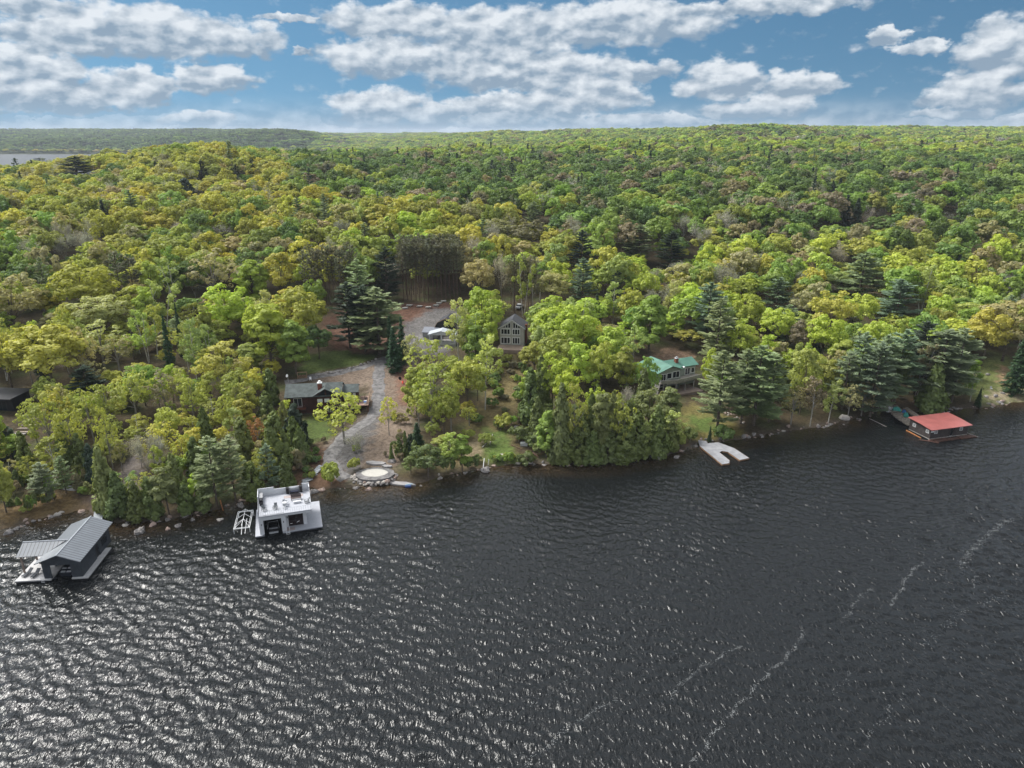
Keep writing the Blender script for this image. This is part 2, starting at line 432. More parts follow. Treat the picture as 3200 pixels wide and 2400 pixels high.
mott = (.5 + .5 * wav(GX, GY, 9, 9) * .6 + .5 * .4 * wav(GX, GY, 3.7, 10))[..., None]
base = base * (.75 + .5 * mott) + np.array([.0, .022, .0]) * np.clip(wav(GX, GY, 14, 11), 0, 1)[..., None]
s_ = inland(GX, GY)
wet = np.clip(1 - np.abs(s_) / 2.2, 0, 1)[..., None]
base = base * (1 - wet) + np.array([.085, .068, .055]) * wet
near = (GY < 420) & (np.abs(GX) < 260)
sub = np.nonzero(near.any(1))[0]; r0, r1 = sub[0], sub[-1] + 1
for poly, col, soft in PATCH:
    wpoly = wp(poly)
    if len(wpoly) < 3: continue
    d = polydist(GX[r0:r1], GY[r0:r1], wpoly) + 1.1 * wav(GX[r0:r1], GY[r0:r1], 5, 12) + .6 * wav(GX[r0:r1], GY[r0:r1], 2.3, 13)
    a = np.clip(.5 - d / (2 * soft), 0, 1)[..., None]
    base[r0:r1] = base[r0:r1] * (1 - a) + np.array(col) * (.85 + .3 * mott[r0:r1]) * a
farm = np.clip((GY - 600) / 800, 0, 1)[..., None]
base = base * (1 - farm) + np.array([.06, .075, .03]) * farm

gm = bpy.data.materials.new('forest_floor'); gm.use_nodes = True; g = NT(gm.node_tree); gp = gm.node_tree.nodes['Principled BSDF']
ga = g.n('ShaderNodeAttribute', attribute_name='soil'); gc = g.n('ShaderNodeTexCoord').outputs['Object']
n1 = g.noise(gc, 1.4, 7, .7); n2 = g.noise(gc, 6.0, 4, .6)
cc = g.mix(1.0, ga.outputs[0], g.mix(g.ramp(n1, .3, .7), (.55, .52, .5), (1.35, 1.35, 1.3)), 'MULTIPLY')
cc = g.mix(g.ramp(n2, .60, .72, 0, .6), cc, (.30, .24, .17))
cc = g.mix(g.ramp(g.noise(gc, 3.1, 5, .7), .58, .70, 0, .55), cc, (.05, .04, .03))
g.put(gp.inputs['Base Color'], cc); gp.inputs['Roughness'].default_value = .95; gp.inputs['Specular IOR Level'].default_value = .15
gb = g.n('ShaderNodeBump'); gb.inputs['Strength'].default_value = .6; gb.inputs['Distance'].default_value = .25
g.put(gb.inputs['Height'], g.noise(gc, 2.2, 8, .65)); g.put(gp.inputs['Normal'], gb.outputs[0])
ground = grid_mesh('ground', gx, gy, GZ, gm, {'soil': base}); ground['kind'] = 'structure'

# ------------------------------------------------------------------ water
wa = flat(2150, 1150); wb = flat(1560, 1560); WDIR = math.atan2(wa[1] - wb[1], wa[0] - wb[0])
wr = np.random.default_rng(3); WV = []
for i in range(90):
    L = 0.62 * (3.3 / 0.62) ** (wr.random() ** 1.1); th = R(80) + wr.normal(0, .58 if L > 1.4 else .7); amp = .0064 * L ** 1.0 * (1.0 if L < 2.4 else (2.4 / L) ** 1.6)
    WV.append((L, th, amp, wr.uniform(0, 6.28)))


def sea(X, Y):
    Z = np.zeros(X.shape); xx = X + .35 * np.sin(Y * .21) + .25 * np.sin(X * .37 + Y * .11); yy = Y + .35 * np.sin(X * .19 + 1)
    for k, (L, th, a, ph) in enumerate(WV):
        s = np.sin((xx * math.cos(th) + yy * math.sin(th)) * 6.283 / L + ph + .6 * np.sin((xx * math.sin(th) - yy * math.cos(th)) * 6.283 / (L * 5.1) + k))
        Z += a * (s + .42 * (s * s - .5))
    gust = .82 + .20 * np.sin(X * .045 + Y * .03 + 1) + .16 * np.sin(X * .11 - Y * .07) + .20 * np.sin(X * .05 - Y * .13 + 2 * np.sin(X * .03)) * np.sin(X * .19 + Y * .08)
    sh = -inland(X, Y); shore = np.clip(sh / 22, .16, 1)
    edge = np.clip((132 - np.abs(X)) / 18, 0, 1) * np.clip((Y - 52) / 6, 0, 1) * np.clip((188 - Y) / 8, 0, 1)
    return Z * gust * shore * edge


wx = axis(-118, 140, .24, -14400, 14400, 1.06); wy = axis(56, 184, .24, -690, 13900, 1.06)
WX, WY = np.meshgrid(wx, wy); WZ = sea(WX, WY)
shallow = np.clip(1 + (inland(WX, WY)) / 7, 0, 1) * (WY < 400)
wm = bpy.data.materials.new('lake_water'); wm.use_nodes = True; w = NT(wm.node_tree); p = wm.node_tree.nodes['Principled BSDF']
oc = w.n('ShaderNodeTexCoord').outputs['Object']
mp = w.n('ShaderNodeMapping'); w.put(mp.inputs[0], oc); mp.inputs['Rotation'].default_value = (0, 0, -R(80)); mp.inputs['Scale'].default_value = (1.0, .45, 1)
sa = w.n('ShaderNodeAttribute', attribute_name='shallow')
bed = w.mix(w.ramp(w.noise(oc, 1.2, 5, .6), .35, .65), (.016, .010, .005), (.055, .036, .019))
w.put(p.inputs['Base Color'], w.mix(sa.outputs['Fac'], (.008, .009, .0095), bed))
far_ = w.n('ShaderNodeSeparateXYZ'); w.put(far_.inputs[0], oc); w.put(p.inputs['Roughness'], w.ramp(far_.outputs[1], 300, 1200, .125, .42)); p.inputs['IOR'].default_value = 1.333; p.inputs['Specular IOR Level'].default_value = .5
hsum = w.m('ADD', w.m('MULTIPLY', w.noise(mp.outputs[0], 1.9, 2, .5, .6), 1.0), w.m('MULTIPLY', w.noise(mp.outputs[0], 4.0, 1, .5, .3), .25))
bp = w.n('ShaderNodeBump'); bp.inputs['Distance'].default_value = .34
w.put(bp.inputs['Strength'], w.m('MULTIPLY', w.ramp(sa.outputs['Fac'], 0.0, 1.0, .75, .35), w.ramp(far_.outputs[1], 300, 1200, 1.0, .5))); w.put(bp.inputs['Height'], hsum); w.put(p.inputs['Normal'], bp.outputs[0])
water = grid_mesh('water', wx, wy, WZ, wm, {'shallow': shallow}); water['kind'] = 'structure'

foamm = mat('foam', (.30, .31, .31), .7, 6, .05)
fb = MB(); fr = random.Random(5)
FOAM = [([(2185, 1120), (2150, 1140), (2120, 1170), (2095, 1190), (2075, 1228)], 17, .9), ([(1992, 1215), (1960, 1245), (1938, 1290), (1920, 1308)], 13, .45), ([(1880, 1270), (1850, 1300), (1825, 1335)], 9, .5),
        ([(1600, 1395), (1500, 1450), (1440, 1510)], 11, .45), ([(1735, 1355), (1720, 1400), (1650, 1465), (1560, 1560), (1500, 1645)], 13, .4), ([(1330, 1510), (1240, 1560), (1130, 1659)], 10, .45),
        ([(945, 1113), (920, 1125), (890, 1140)], 8, .5), ([(2160, 1290), (2080, 1320), (1990, 1400)], 3, .9), ([(1950, 1500), (1900, 1560), (1860, 1620)], 3, .6), ([(2110, 1240), (2100, 1270)], 6, .3),
        ([(1280, 1440), (1180, 1500), (1080, 1560)], 2, .6), ([(1850, 1440), (1800, 1500)], 3, .5), ([(1400, 1300), (1340, 1330)], 2, .5)]
pts = []
for line, den, spread in FOAM:
    w2 = [flat(*q) for q in line]
    for (x0, y0), (x1, y1) in zip(w2, w2[1:]):
        L = math.hypot(x1 - x0, y1 - y0)
        for _ in range(int(L * den * 2.6)):
            t = fr.random(); k = math.sin(x0 + t * L * 1.3) * .3
            if math.sin((x0 + t * L) * 2.1) + fr.gauss(0, .8) < -.3: continue
            pts.append((x0 + (x1 - x0) * t + fr.gauss(0, spread * .36) + k, y0 + (y1 - y0) * t + fr.gauss(0, spread * .36)))
for _ in range(420):                   # flecks breaking against the rocks
    x = fr.uniform(-95, 135); y = np.interp(x, SX, SY) + fr.gauss(-1.6, .8)
    if math.sin(x * .7) + math.sin(x * .23 + 2) > .5: pts.append((x, y))
pz = sea(np.array([[q[0] for q in pts]]), np.array([[q[1] for q in pts]]))[0]
for (x, y), z in zip(pts, pz):
    n = 5; s = fr.uniform(.018, .050); a0 = fr.random() * 6
    ring = [(x + math.cos(a0 + k * 6.283 / n) * s * fr.uniform(.5, 1.5), y + math.sin(a0 + k * 6.283 / n) * s * fr.uniform(.4, 1), z + .035) for k in range(n)]
    fb.slab(ring, .02)
tag(part('foam', fb, foamm), 'thin broken lines of white foam drifting on the dark lake', None, kind='stuff')


def ribbon(name, line, width, m, up=.07, n=5, label=None):
    c = [hit(*q) if len(q) == 2 else q[:2] for q in line]; c = [q for q in c if q]; pts = []
    for i in range(len(c) - 1):        # catmull-rom
        p0, p1, p2, p3 = c[max(i - 1, 0)], c[i], c[i + 1], c[min(i + 2, len(c) - 1)]; k = max(2, int(math.dist(p1, p2) / 1.0))
        for j in range(k):
            t = j / k
            pts.append(tuple(.5 * (2 * p1[d] + (p2[d] - p0[d]) * t + (2 * p0[d] - 5 * p1[d] + 4 * p2[d] - p3[d]) * t * t + (3 * p1[d] - p0[d] - 3 * p2[d] + p3[d]) * t ** 3) for d in (0, 1)))
    pts.append(c[-1]); mb = MB()
    for i, q in enumerate(pts):
        a = pts[max(i - 1, 0)]; b = pts[min(i + 1, len(pts) - 1)]; L = math.dist(a, b) or 1; nx, ny = -(b[1] - a[1]) / L, (b[0] - a[0]) / L
        w_ = width * (.5 + .07 * math.sin(i * .9) + .05 * math.sin(i * 2.3))
        for k in range(n):
            f = (k / (n - 1) * 2 - 1) * w_; x, y = q[0] + nx * f, q[1] + ny * f; mb.v.append((x, y, hz(x, y) + (up if 0 < k < n - 1 else up * .4)))
    for i in range(len(pts) - 1):
        for k in range(n - 1): mb.f.append((i * n + k, i * n + k + 1, (i + 1) * n + k + 1, (i + 1) * n + k))
    o = part(name, mb, m, smooth=True); o['kind'] = 'structure'; return o


gravel = mat('gravel', (.165, .157, .155), .95, .9, .30, .6)
ribbon('driveway', [(915, 725), (893, 742), (872, 757), (850, 768), (826, 782), (818, 810), (818, 850), (812, 885), (790, 912), (755, 935), (728, 962), (712, 990), (722, 1015), (748, 1035)], 3.2, gravel, .08)
ribbon('driveway_branch', [(838, 772), (800, 787), (750, 800), (700, 810), (655, 820), (615, 826)], 2.8, gravel, .05)

ribbon('shore_path', [(236, 1077), (225, 1066), (208, 1059), (185, 1057), (160, 1056), (140, 1053)], 1.5, mat('path_concrete', (.30, .30, .31), .9, 1.5, .1), .12)

# ================================================================== buildings on the water
# ---- white boathouse
a_ = flat(0, 0); WB = thing('boathouse', 'white flat-roofed boathouse with a furnished roof deck and a black boat slip', 'boathouse', (-46.1, 112.6, 0), R(17.8))
d = MB(); d.box(0, 1.55, 0, 10.2, .32, .5).box(1.55, 4.75, 7.6, 10.2, .32, .5).box(4.75, 11.76, 0, 10.2, .32, .5)
part('dock_deck', d, whitedeck, WB)
d = MB()
d.box(.1, 1.5, .12, 10, -.3, .30).box(4.8, 11.6, .12, 10, -.3, .30); part('float', d, blackm, WB)
wl = MB(); wl.wall(.85, 5.35, .5, 4.2, .42, .15, [(1.62, 4.70, .5, 3.25)]); wl.wall(5.35, 9.0, .5, 3.7, 1.85, .15, [(5.9, 8.5, .5, 2.95)])
wl.box(.85, 1.0, .57, 8.5, .5, 4.2).box(9.0, 9.15, 1.85, 8.5, .5, 3.7).box(5.35, 5.5, .42, 1.85, .5, 3.7).box(1.0, 9.0, 8.35, 8.5, .5, 4.0)
part('wall', wl, white, WB)
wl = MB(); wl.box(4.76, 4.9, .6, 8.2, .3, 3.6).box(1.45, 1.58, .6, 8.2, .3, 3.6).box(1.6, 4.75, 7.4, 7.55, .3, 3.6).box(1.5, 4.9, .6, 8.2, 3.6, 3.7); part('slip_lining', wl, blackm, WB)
f = MB(); f.box(.85, 10.15, .25, 8.5, 3.98, 4.2); part('roof_deck', f, whitedeck, WB)
f = MB(); f.box(5.36, 10.15, .22, .40, 3.70, 3.975).box(9.97, 10.15, .42, 8.4, 3.70, 3.975); part('fascia', f, white, WB)
f = MB(); f.box(.80, 3.7, 8.3, 8.45, 4.2, 5.75).box(3.7, 8.9, 8.3, 8.45, 4.2, 5.3).box(8.9, 10.15, 8.3, 8.45, 4.2, 5.65).box(.80, .95, 5.4, 8.3, 4.2, 5.6).box(10.0, 10.15, 7.0, 8.3, 4.2, 5.5)
part('parapet', f, white, WB)
f = MB()
for i in range(24): f.box(.95 + i * .39, .98 + i * .39, .30, .33, 4.2, 5.15)
f.box(.93, 10.1, .29, .34, 5.15, 5.18)
for i in range(12): f.box(.9, .93, .5 + i * .4, .53 + i * .4, 4.2, 5.15)
for i in range(16): f.box(10.06, 10.09, .5 + i * .4, .53 + i * .4, 4.2, 5.15)
f.box(10.05, 10.1, .35, 6.9, 5.15, 5.18).box(.89, .94, .35, 5.3, 5.15, 5.18)
part('railing', f, mat('thin_grey_metal', (.45, .46, .48), .4), WB)
f = MB(); f.box(5.9, 8.5, 1.98, 2.0, .5, 2.95); part('bay_panel', f, glass('bay_shade_red', (.018, .010, .010)), WB)  # near-black red panel paints in the shaded interior of the open bay
f = MB(); f.box(6.15, 6.5, 1.94, 1.97, .95, 1.05); part('panel_strip', f, whitem, WB); f = MB(); f.slab([(7.3, 1.94, 1.05), (7.8, 1.94, 1.25), (7.8, 1.94, 1.35), (7.3, 1.94, 1.15)], .03, (0, 1, 0)); part('panel_strip', f, whitem, WB)  # two small white strips in front of the dark panel
f = MB(); f.box(5.9, 5.96, 1.83, 1.98, .5, 2.95).box(8.44, 8.5, 1.83, 1.98, .5, 2.95).box(5.96, 8.44, 1.83, 1.98, 2.89, 2.95).box(7.17, 7.23, 1.86, 1.98, .5, 2.89); part('door_frame', f, blackm, WB)
for x, y in ((1.25, .37), (5.05, .37), (5.75, 1.80)):
    f = MB(); f.box(x - .06, x + .06, y - .07, y + .04, 2.3, 2.62); part('wall_lamp', f, blackm, WB)
f = MB()
for x in (5.35, 5.95): f.tube([(x, -.12, -.5), (x, -.12, 1.35), (x, .25, 1.35), (x, .25, .5)], .035)
for z in (-.3, 0, .3): f.box(5.38, 5.92, -.15, -.06, z, z + .05)
part('ladder', f, whitem, WB)
f = MB()
f.box(1.2, 1.5, .0, .05, .52, .56); part('cleat', f, blackm, WB)
f = MB(); f.box(4.95, 6.9, .25, 1.4, .505, .52); part('mat', f, mat('taupe_mat', (.33, .28, .27), .9), WB)
# rest of the roof deck: things that stand on it
def place(parent, x, y, z, rz=0):      # world position of a point given in a building's own frame
    a = parent.rotation_euler[2]; l = parent.location
    return (l[0] + x * math.cos(a) - y * math.sin(a), l[1] + x * math.sin(a) + y * math.cos(a), l[2] + z), a + rz


def armchair(P, x, y, z, rz, label, m=mat('grey_wood_chair', (.17, .18, .19), .7, 5, .15)):
    loc, a = place(P, x, y, z, rz); t = thing('deck_chair', label, 'chair', loc, a, 'chairs on the boathouse roof deck')
    s = MB(); s.slab([(-.28, -.35, .38), (.28, -.35, .38), (.26, .25, .28), (-.26, .25, .28)], .05); part('seat', s, m, t)
    s = MB()
    for i in range(5):
        u = -.26 + i * .108; s.slab([(u, .22, .28), (u + .09, .22, .28), (u + .12 * (u + .04), .62, 1.0), (u + .09 - .1 * (.22 - u) * .5, .62, 1.0)][0:2] + [(u + .10, .60, 1.0), (u - .01, .60, 1.0)], .035, (0, .8, -.5))
    part('backrest', s, m, t)
    for sg in (-1, 1):
        s = MB(); s.box(sg * .36 - .06, sg * .36 + .06, -.42, .35, .55, .59); part('armrest', s, m, t)
        s = MB(); s.box(sg * .34 - .03, sg * .34 + .03, -.38, -.30, 0, .55); part('leg', s, m, t)
        s = MB(); s.box(sg * .34 - .03, sg * .34 + .03, .28, .36, 0, .55); part('leg', s, m, t)
    return t


armchair(WB, 1.95, 2.3, 4.2, R(30), 'grey slatted armchair nearest the black barbecue on the white boathouse roof')
armchair(WB, 3.85, 2.4, 4.2, R(-12), 'grey slatted armchair alone in the middle of the white boathouse roof')
armchair(WB, 9.45, 3.1, 4.2, R(-75), 'large grey armchair by the roof edge opposite the slatted bench')
def sidetable(P, x, y, z, label, m):
    loc, a = place(P, x, y, z); t = thing('round_table', label, 'table', loc, a)
    s = MB(); s.tube([(0, 0, .70), (0, 0, .75)], .45, 16); part('tabletop', s, m, t)
    s = MB(); s.tube([(0, 0, 0), (0, 0, .70)], [.22, .05], 10); part('leg', s, m, t); return t


lg = mat('light_grey_metal', (.48, .49, .51), .5, 4, .1)
sidetable(WB, 5.55, 3.05, 4.2, 'pale round pedestal table among light metal chairs on the boathouse roof', lg)
for (x, y, rz, lab) in ((5.3, 4.25, 200, 'light metal bistro chair behind the round table on the roof deck'), (5.9, 3.75, 150, 'light metal bistro chair tucked beside the round roof-deck table'), (5.45, 2.0, 10, 'light metal bistro chair on the lake side of the round roof table')):
    loc, a = place(WB, x, y, 4.2, R(rz)); t = thing('metal_chair', lab, 'chair', loc, a, 'bistro chairs round the roof table')
    s = MB(); s.box(-.22, .22, -.22, .22, .44, .48); part('seat', s, lg, t)
    s = MB(); s.box(-.22, .22, .19, .23, .48, .92); part('backrest', s, lg, t)
    for sx_ in (-.19, .19):
        for sy_ in (-.19, .19): s = MB(); s.tube([(sx_, sy_, 0), (sx_, sy_, .44)], .02); part('leg', s, lg, t)
loc, a = place(WB, 7.6, 4.9, 4.2); t = thing('bench', 'dark brown slatted bench standing in the middle of the roof deck', 'bench', loc, a)
bm_ = mat('dark_brown_bench', (.10, .075, .07), .6, 5, .2)
s = MB(); s.box(-.95, .95, -.35, .30, .38, .45); part('seat', s, bm_, t)
s = MB(); s.slab([(-.95, .28, .45), (.95, .28, .45), (.95, .48, .98), (-.95, .48, .98)], .06, (0, 1, -.3)); part('backrest', s, bm_, t)
for sx_ in (-.9, .84):
    for sy_ in (-.33, .22): s = MB(); s.box(sx_, sx_ + .06, sy_, sy_ + .06, 0, .38); part('leg', s, bm_, t)
loc, a = place(WB, 7.7, 3.6, 4.2); t = thing('fire_table', 'low white rectangular table in front of the brown bench', 'table', loc, a)
s = MB(); s.box(-.72, .72, -.28, .28, .33, .40); part('tabletop', s, white, t); s = MB(); s.box(-.6, .6, -.22, .22, 0, .33); part('base', s, white, t)
loc, a = place(WB, 7.35, 7.75, 4.2); t = thing('outdoor_sofa', 'dark sofa with pale cushions against the back wall of the roof deck', 'sofa', loc, a)
s = MB(); s.box(-.8, .8, -.45, .35, .1, .38); part('base', s, blackm, t); s = MB(); s.box(-.72, .72, -.4, .2, .381, .5); part('cushion', s, mat('navy_cushion', (.03, .035, .06), .9), t)
s = MB(); s.box(-.75, .75, .36, .50, .1, 1.0); part('backrest', s, lg, t)
for x, lab in ((6.15, 'tall black planter at the grill side of the roof sofa'), (8.6, 'tall black planter at the ladder side of the roof sofa')):
    loc, a = place(WB, x, 7.9, 4.2); s = MB(); s.slab([(-.28, -.28, 1.25), (.28, -.28, 1.25), (.28, .28, 1.25), (-.28, .28, 1.25)], .05).slab([(-.26, -.26, 1.2), (.26, -.26, 1.2), (.26, .26, 1.2), (-.26, .26, 1.2)], 1.2)
    tag(part('planter', s, blackm, None, loc, a), lab, 'planter', 'planters on the roof deck')
loc, a = place(WB, 7.3, 6.5, 4.2); s = MB(); s.box(-1.9, 1.6, -.5, .5, .005, .02); tag(part('rug', s, mat('beige_rug', (.38, .32, .31), .95), None, loc, a), 'flat beige rug lying between the sofa and the brown bench', 'rug')
loc, a = place(WB, 1.35, 6.8, 4.2); t = thing('outdoor_counter', 'grey kitchen counter along the raised side wall of the roof deck', 'counter', loc, a)
s = MB(); s.box(-.32, .32, -1.0, 1.0, 0, .88); part('cabinet', s, mat('mid_grey_counter', (.20, .20, .21), .6), t); s = MB(); s.box(-.35, .35, -1.05, 1.05, .88, .94); part('counter_top', s, mat('stone_counter', (.34, .34, .35), .5), t)
loc, a = place(WB, 1.45, 4.7, 4.2); t = thing('barbecue', 'black covered barbecue at the end of the grey counter', 'barbecue', loc, a)
s = MB(); s.box(-.3, .3, -.55, .55, .1, .85); part('cabinet', s, blackm, t)
s = MB(); s.tube([(0, -.55, .95), (0, .55, .95)], [.32, .32], 10); part('lid', s, mat('black_lid', (.03, .03, .035), .3), t)
s = MB(); s.box(-.35, .35, -1.0, -.56, .80, .86); part('side_shelf', s, blackm, t)
# boat in the slip
loc, a = place(WB, 3.15, 1.2, 0); BT = thing('motorboat', 'black motorboat with pale trim moored inside the white boathouse', 'boat', loc, a)
s = MB(); s.v = [(-1.05, 0, .75), (1.05, 0, .75), (1.15, 4.2, .8), (0, 6.2, .95), (-1.15, 4.2, .8), (-.6, .1, -.1), (.6, .1, -.1), (.5, 4, -.1), (0, 5.6, 0), (-.5, 4, -.1)]
s.f = [(0, 1, 6, 5), (1, 2, 7, 6), (2, 3, 8, 7), (3, 4, 9, 8), (4, 0, 5, 9), (5, 6, 7, 8, 9), (0, 4, 3, 2, 1)]; part('hull', s, mat('black_gelcoat', (.01, .01, .012), .2), BT)
s = MB(); s.tube([(-1.0, .3, .8), (-.85, 1.6, 1.5), (.85, 1.6, 1.5), (1.0, .3, .8)], .035); part('arch', s, lg, BT)
s = MB(); s.box(-.75, .75, .25, .5, .76, .9); part('seat', s, mat('pale_vinyl', (.30, .31, .33), .5), BT)
s = MB(); s.box(-.8, .8, -.55, 0, .25, .32); part('swim_platform', s, lg, BT)
# ---- white canopy frame beside it
LF = thing('canopy_frame', 'bare white boat-lift canopy frame standing in the water beside the white boathouse', 'boat lift', (-50.6, 114.4, 0), R(14))
f = MB(); r_ = .055
c4 = [(0, 0, .95), (2.75, 0, .95), (2.9, 6.0, 1.25), (.2, 6.0, 1.25)]
for i in range(4): f.tube([c4[i], c4[(i + 1) % 4]], r_)
c5 = [(.22, .25, .97), (2.55, .25, .97), (2.65, 5.8, 1.23), (.42, 5.8, 1.23)]
for i in range(4): f.tube([c5[i], c5[(i + 1) % 4]], r_ * .8)
rid = [(1.4, .1, 1.5), (1.5, 2.3, 1.6), (1.55, 4.2, 1.65), (1.55, 5.9, 1.7)]; f.tube(rid, r_)
for k, y in enumerate((2.3, 4.2, 5.9)): f.tube([(.1, y - .9 + .2 * k, 1.05), rid[k + 1], (2.8, y - .9 + .2 * k, 1.05)], r_ * .8)
f.tube([(0, 0, .95), rid[1], (2.75, 0, .95)], r_ * .8); part('top_frame', f, whitem, LF)
for x, y in ((0, 0), (2.75, 0), (2.9, 6.0), (.2, 6.0)): f = MB(); f.tube([(x, y, -1), (x, y, 1.0)], r_); part('leg', f, whitem, LF)
f = MB(); f.tube([(1.9, -.6, .1), (1.95, 3.6, .9)], .06).tube([(1.3, -.7, .1), (1.35, 2.0, 1.4)], .06); part('bunk_rail', f, whitem, LF)
# ---- sign
sx0, sy0 = flat(538, 1066, 1.0)
t = thing('sign_board', 'small white board with dark handwritten letters beside the white boathouse', 'sign', (sx0, sy0, .0), R(24))
f = MB(); f.box(-.55, .55, -.02, .02, .7, 1.5); part('board', f, whitem, t)
f = MB(); f.box(-.04, .04, .02, .08, -.3, .7); part('post', f, wood, t)
tx = bpy.data.curves.new('lettering', 'FONT'); tx.body = '2M.9'; tx.size = .42; tx.extrude = .004; tx.align_x = 'CENTER'; tx.materials.append(blackm)
tmp = bpy.data.objects.new('lettering_curve', tx); to = bpy.data.objects.new('lettering', bpy.data.meshes.new_from_object(tmp)); bpy.data.objects.remove(tmp); COL.objects.link(to); to.parent = t; to.location = (0, -.03, .96); to.rotation_euler = (R(90), 0, 0)

# ---- charcoal boathouse
CB = thing('boathouse', 'charcoal boathouse with a standing-seam grey metal roof and side canopy wing', 'boathouse', (-76.5, 98.8, 0), R(5.9))
seamx = mat('grey_metal_roof', (.155, .17, .19), .38, .8, .06, metal=.0, spec=.5, stripes=(1, .6, .12, (.045, .05, .06)))  # dark lines paint the shade along the raised seams into the colour
seamy = mat('grey_metal_roof_wing', (.155, .17, .19), .38, .8, .06, spec=.5, stripes=(0, .6, .12, (.045, .05, .06)))  # same painted seam shade, lines turned for the wing
L_, Wd = 12.6, 7.0; zr, ze = 5.2, 3.8; xr = 3.6
f = MB()
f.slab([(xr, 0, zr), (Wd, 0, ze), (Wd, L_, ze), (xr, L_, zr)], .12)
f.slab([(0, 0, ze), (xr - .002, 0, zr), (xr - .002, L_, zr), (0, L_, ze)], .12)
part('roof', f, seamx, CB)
f = MB(); wy0, wyr, wy1 = 2.5, 4.9, 7.3; slope = (zr - ze) / xr
xe = 0.2
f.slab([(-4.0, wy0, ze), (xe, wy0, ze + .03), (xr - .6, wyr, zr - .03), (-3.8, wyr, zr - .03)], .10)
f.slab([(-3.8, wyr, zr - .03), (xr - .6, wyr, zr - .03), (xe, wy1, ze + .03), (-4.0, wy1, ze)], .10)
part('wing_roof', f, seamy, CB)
f = MB(); f.box(xr - .1, xr + .1, -.05, L_ + .05, zr - .02, zr + .05).box(-3.85, xr - .3, wyr - .09, wyr + .09, zr - .05, zr + .02); part('ridge_cap', f, mat('pale_ridge_metal', (.27, .29, .32), .35), CB)
f = MB(); f.wall(.55, 6.5, .5, 3.55, .9, .15, [(1.75, 4.85, .5, 2.9)])
f.slab([(.55, .9, 3.55), (6.5, .9, 3.55), (6.5, .9, 3.85), (xr, .9, zr - .14), (.55, .9, 3.85)], .15, (0, 1, 0))
q = MB(); q.wall(1.05, 11.6, .5, 3.75, -6.5, .15, [(6.2, 7.4, .5, 2.7), (8.4, 10.6, 1.4, 2.7)]); q.v = [(-b, a, c) for a, b, c in q.v]; f.v_off = 0; f.add(q.v, q.f)
q = MB(); q.wall(-11.6, -1.05, .5, 3.75, .55, .15, [(-4.4, -2.2, .5, 2.7)]); q.v = [(b, -a, c) for a, b, c in q.v]; f.add(q.v, q.f)
f.box(.55, 6.5, 11.6, 11.75, .5, 3.8)
part('wall', f, charcoal, CB)
f = MB(); f.box(6.36, 6.38, 8.4, 10.6, 1.4, 2.7); fo = part('window', f, gl, CB)
f = MB(); f.box(6.30, 6.34, 6.2, 7.4, .5, 2.7); part('door', f, blackm, CB)
f = MB(); f.box(-3.9, 1.7, .6, 8.6, .3, .5).box(1.7, 4.85, 8.2, 12.4, .3, .5).box(4.85, 7.4, .6, 9.6, .3, .5)
part('dock_deck', f, mat('pale_grey_deck', (.46, .45, .45), .7, 1.5, .08), CB)
f = MB(); f.box(-3.8, 1.65, .7, 8.5, -.4, .28).box(4.9, 7.3, .7, 9.5, -.4, .28); part('float', f, blackm, CB)
for x, y in ((-3.55, 3.0), (-3.55, 6.9)): f = MB(); f.box(x - .12, x + .12, y - .12, y + .12, .5, 3.75); part('post', f, mat('stained_post', (.23, .18, .15), .8), CB)
f = MB(); f.box(.0, .54, 1.4, 5.8, 2.95, 3.3); part('beam', f, mat('stained_beam', (.30, .25, .22), .8), CB)
f = MB()
for x in (.25, .65): f.tube([(x, .45, -.5), (x, .45, 1.0), (x, .75, 1.0), (x, .75, .5)], .03)
for z in (-.2, .1, .35): f.box(.28, .62, .42, .5, z, z + .05)
part('ladder', f, lg, CB)
loc, a = place(CB, 3.3, 1.9, 0); t = thing('motorboat', 'boat with pale striped seats moored under the charcoal boathouse', 'boat', loc, a)
s = MB(); s.v = [(-1.05, 0, .75), (1.05, 0, .75), (1.15, 4.2, .8), (0, 6.2, .95), (-1.15, 4.2, .8), (-.6, .1, -.1), (.6, .1, -.1), (.5, 4, -.1), (0, 5.6, 0), (-.5, 4, -.1)]
s.f = [(0, 1, 6, 5), (1, 2, 7, 6), (2, 3, 8, 7), (3, 4, 9, 8), (4, 0, 5, 9), (5, 6, 7, 8, 9), (0, 4, 3, 2, 1)]; part('hull', s, mat('dark_navy_hull', (.02, .025, .035), .3), t)
for y, z in ((.15, .76), (.75, 1.05)):
    for x in (-.75, .15): s = MB(); s.box(x, x + .65, y, y + .3, z, z + .14); part('seat', s, mat('white_vinyl', (.52, .53, .56), .5), t)
for x, y, rz, lab in ((-2.75, 2.4, 20, 'dark sun lounger nearest the corner post of the charcoal boathouse dock'), (-1.35, 2.1, 10, 'dark sun lounger between its twin and the ladder of the charcoal boathouse')):
    loc, a = place(CB, x, y, .5, R(-rz)); t = thing('sun_lounger', lab, 'sun lounger', loc, a, 'loungers on the charcoal boathouse dock')
    s = MB(); s.box(-.32, .32, -.95, .3, .25, .33); part('seat', s, darkgrey, t)
    s = MB(); s.slab([(-.32, .3, .33), (.32, .3, .33), (.32, .95, .75), (-.32, .95, .75)], .07); part('backrest', s, darkgrey, t)
    for sx_ in (-.28, .24):
        for sy_ in (-.9, .2): s = MB(); s.box(sx_, sx_ + .05, sy_, sy_ + .05, 0, .25); part('leg', s, blackm, t)
loc, a = place(CB, -.35, 3.3, .5, R(-25)); t = thing('curved_chair', 'black curved lounge chair under the canopy wing of the charcoal boathouse', 'chair', loc, a)
s = MB(); prev = [(-.35 + .0, y, z) for y, z in ((-.7, .35), (-.3, .2), (.2, .3), (.55, .75), (.7, 1.2))]
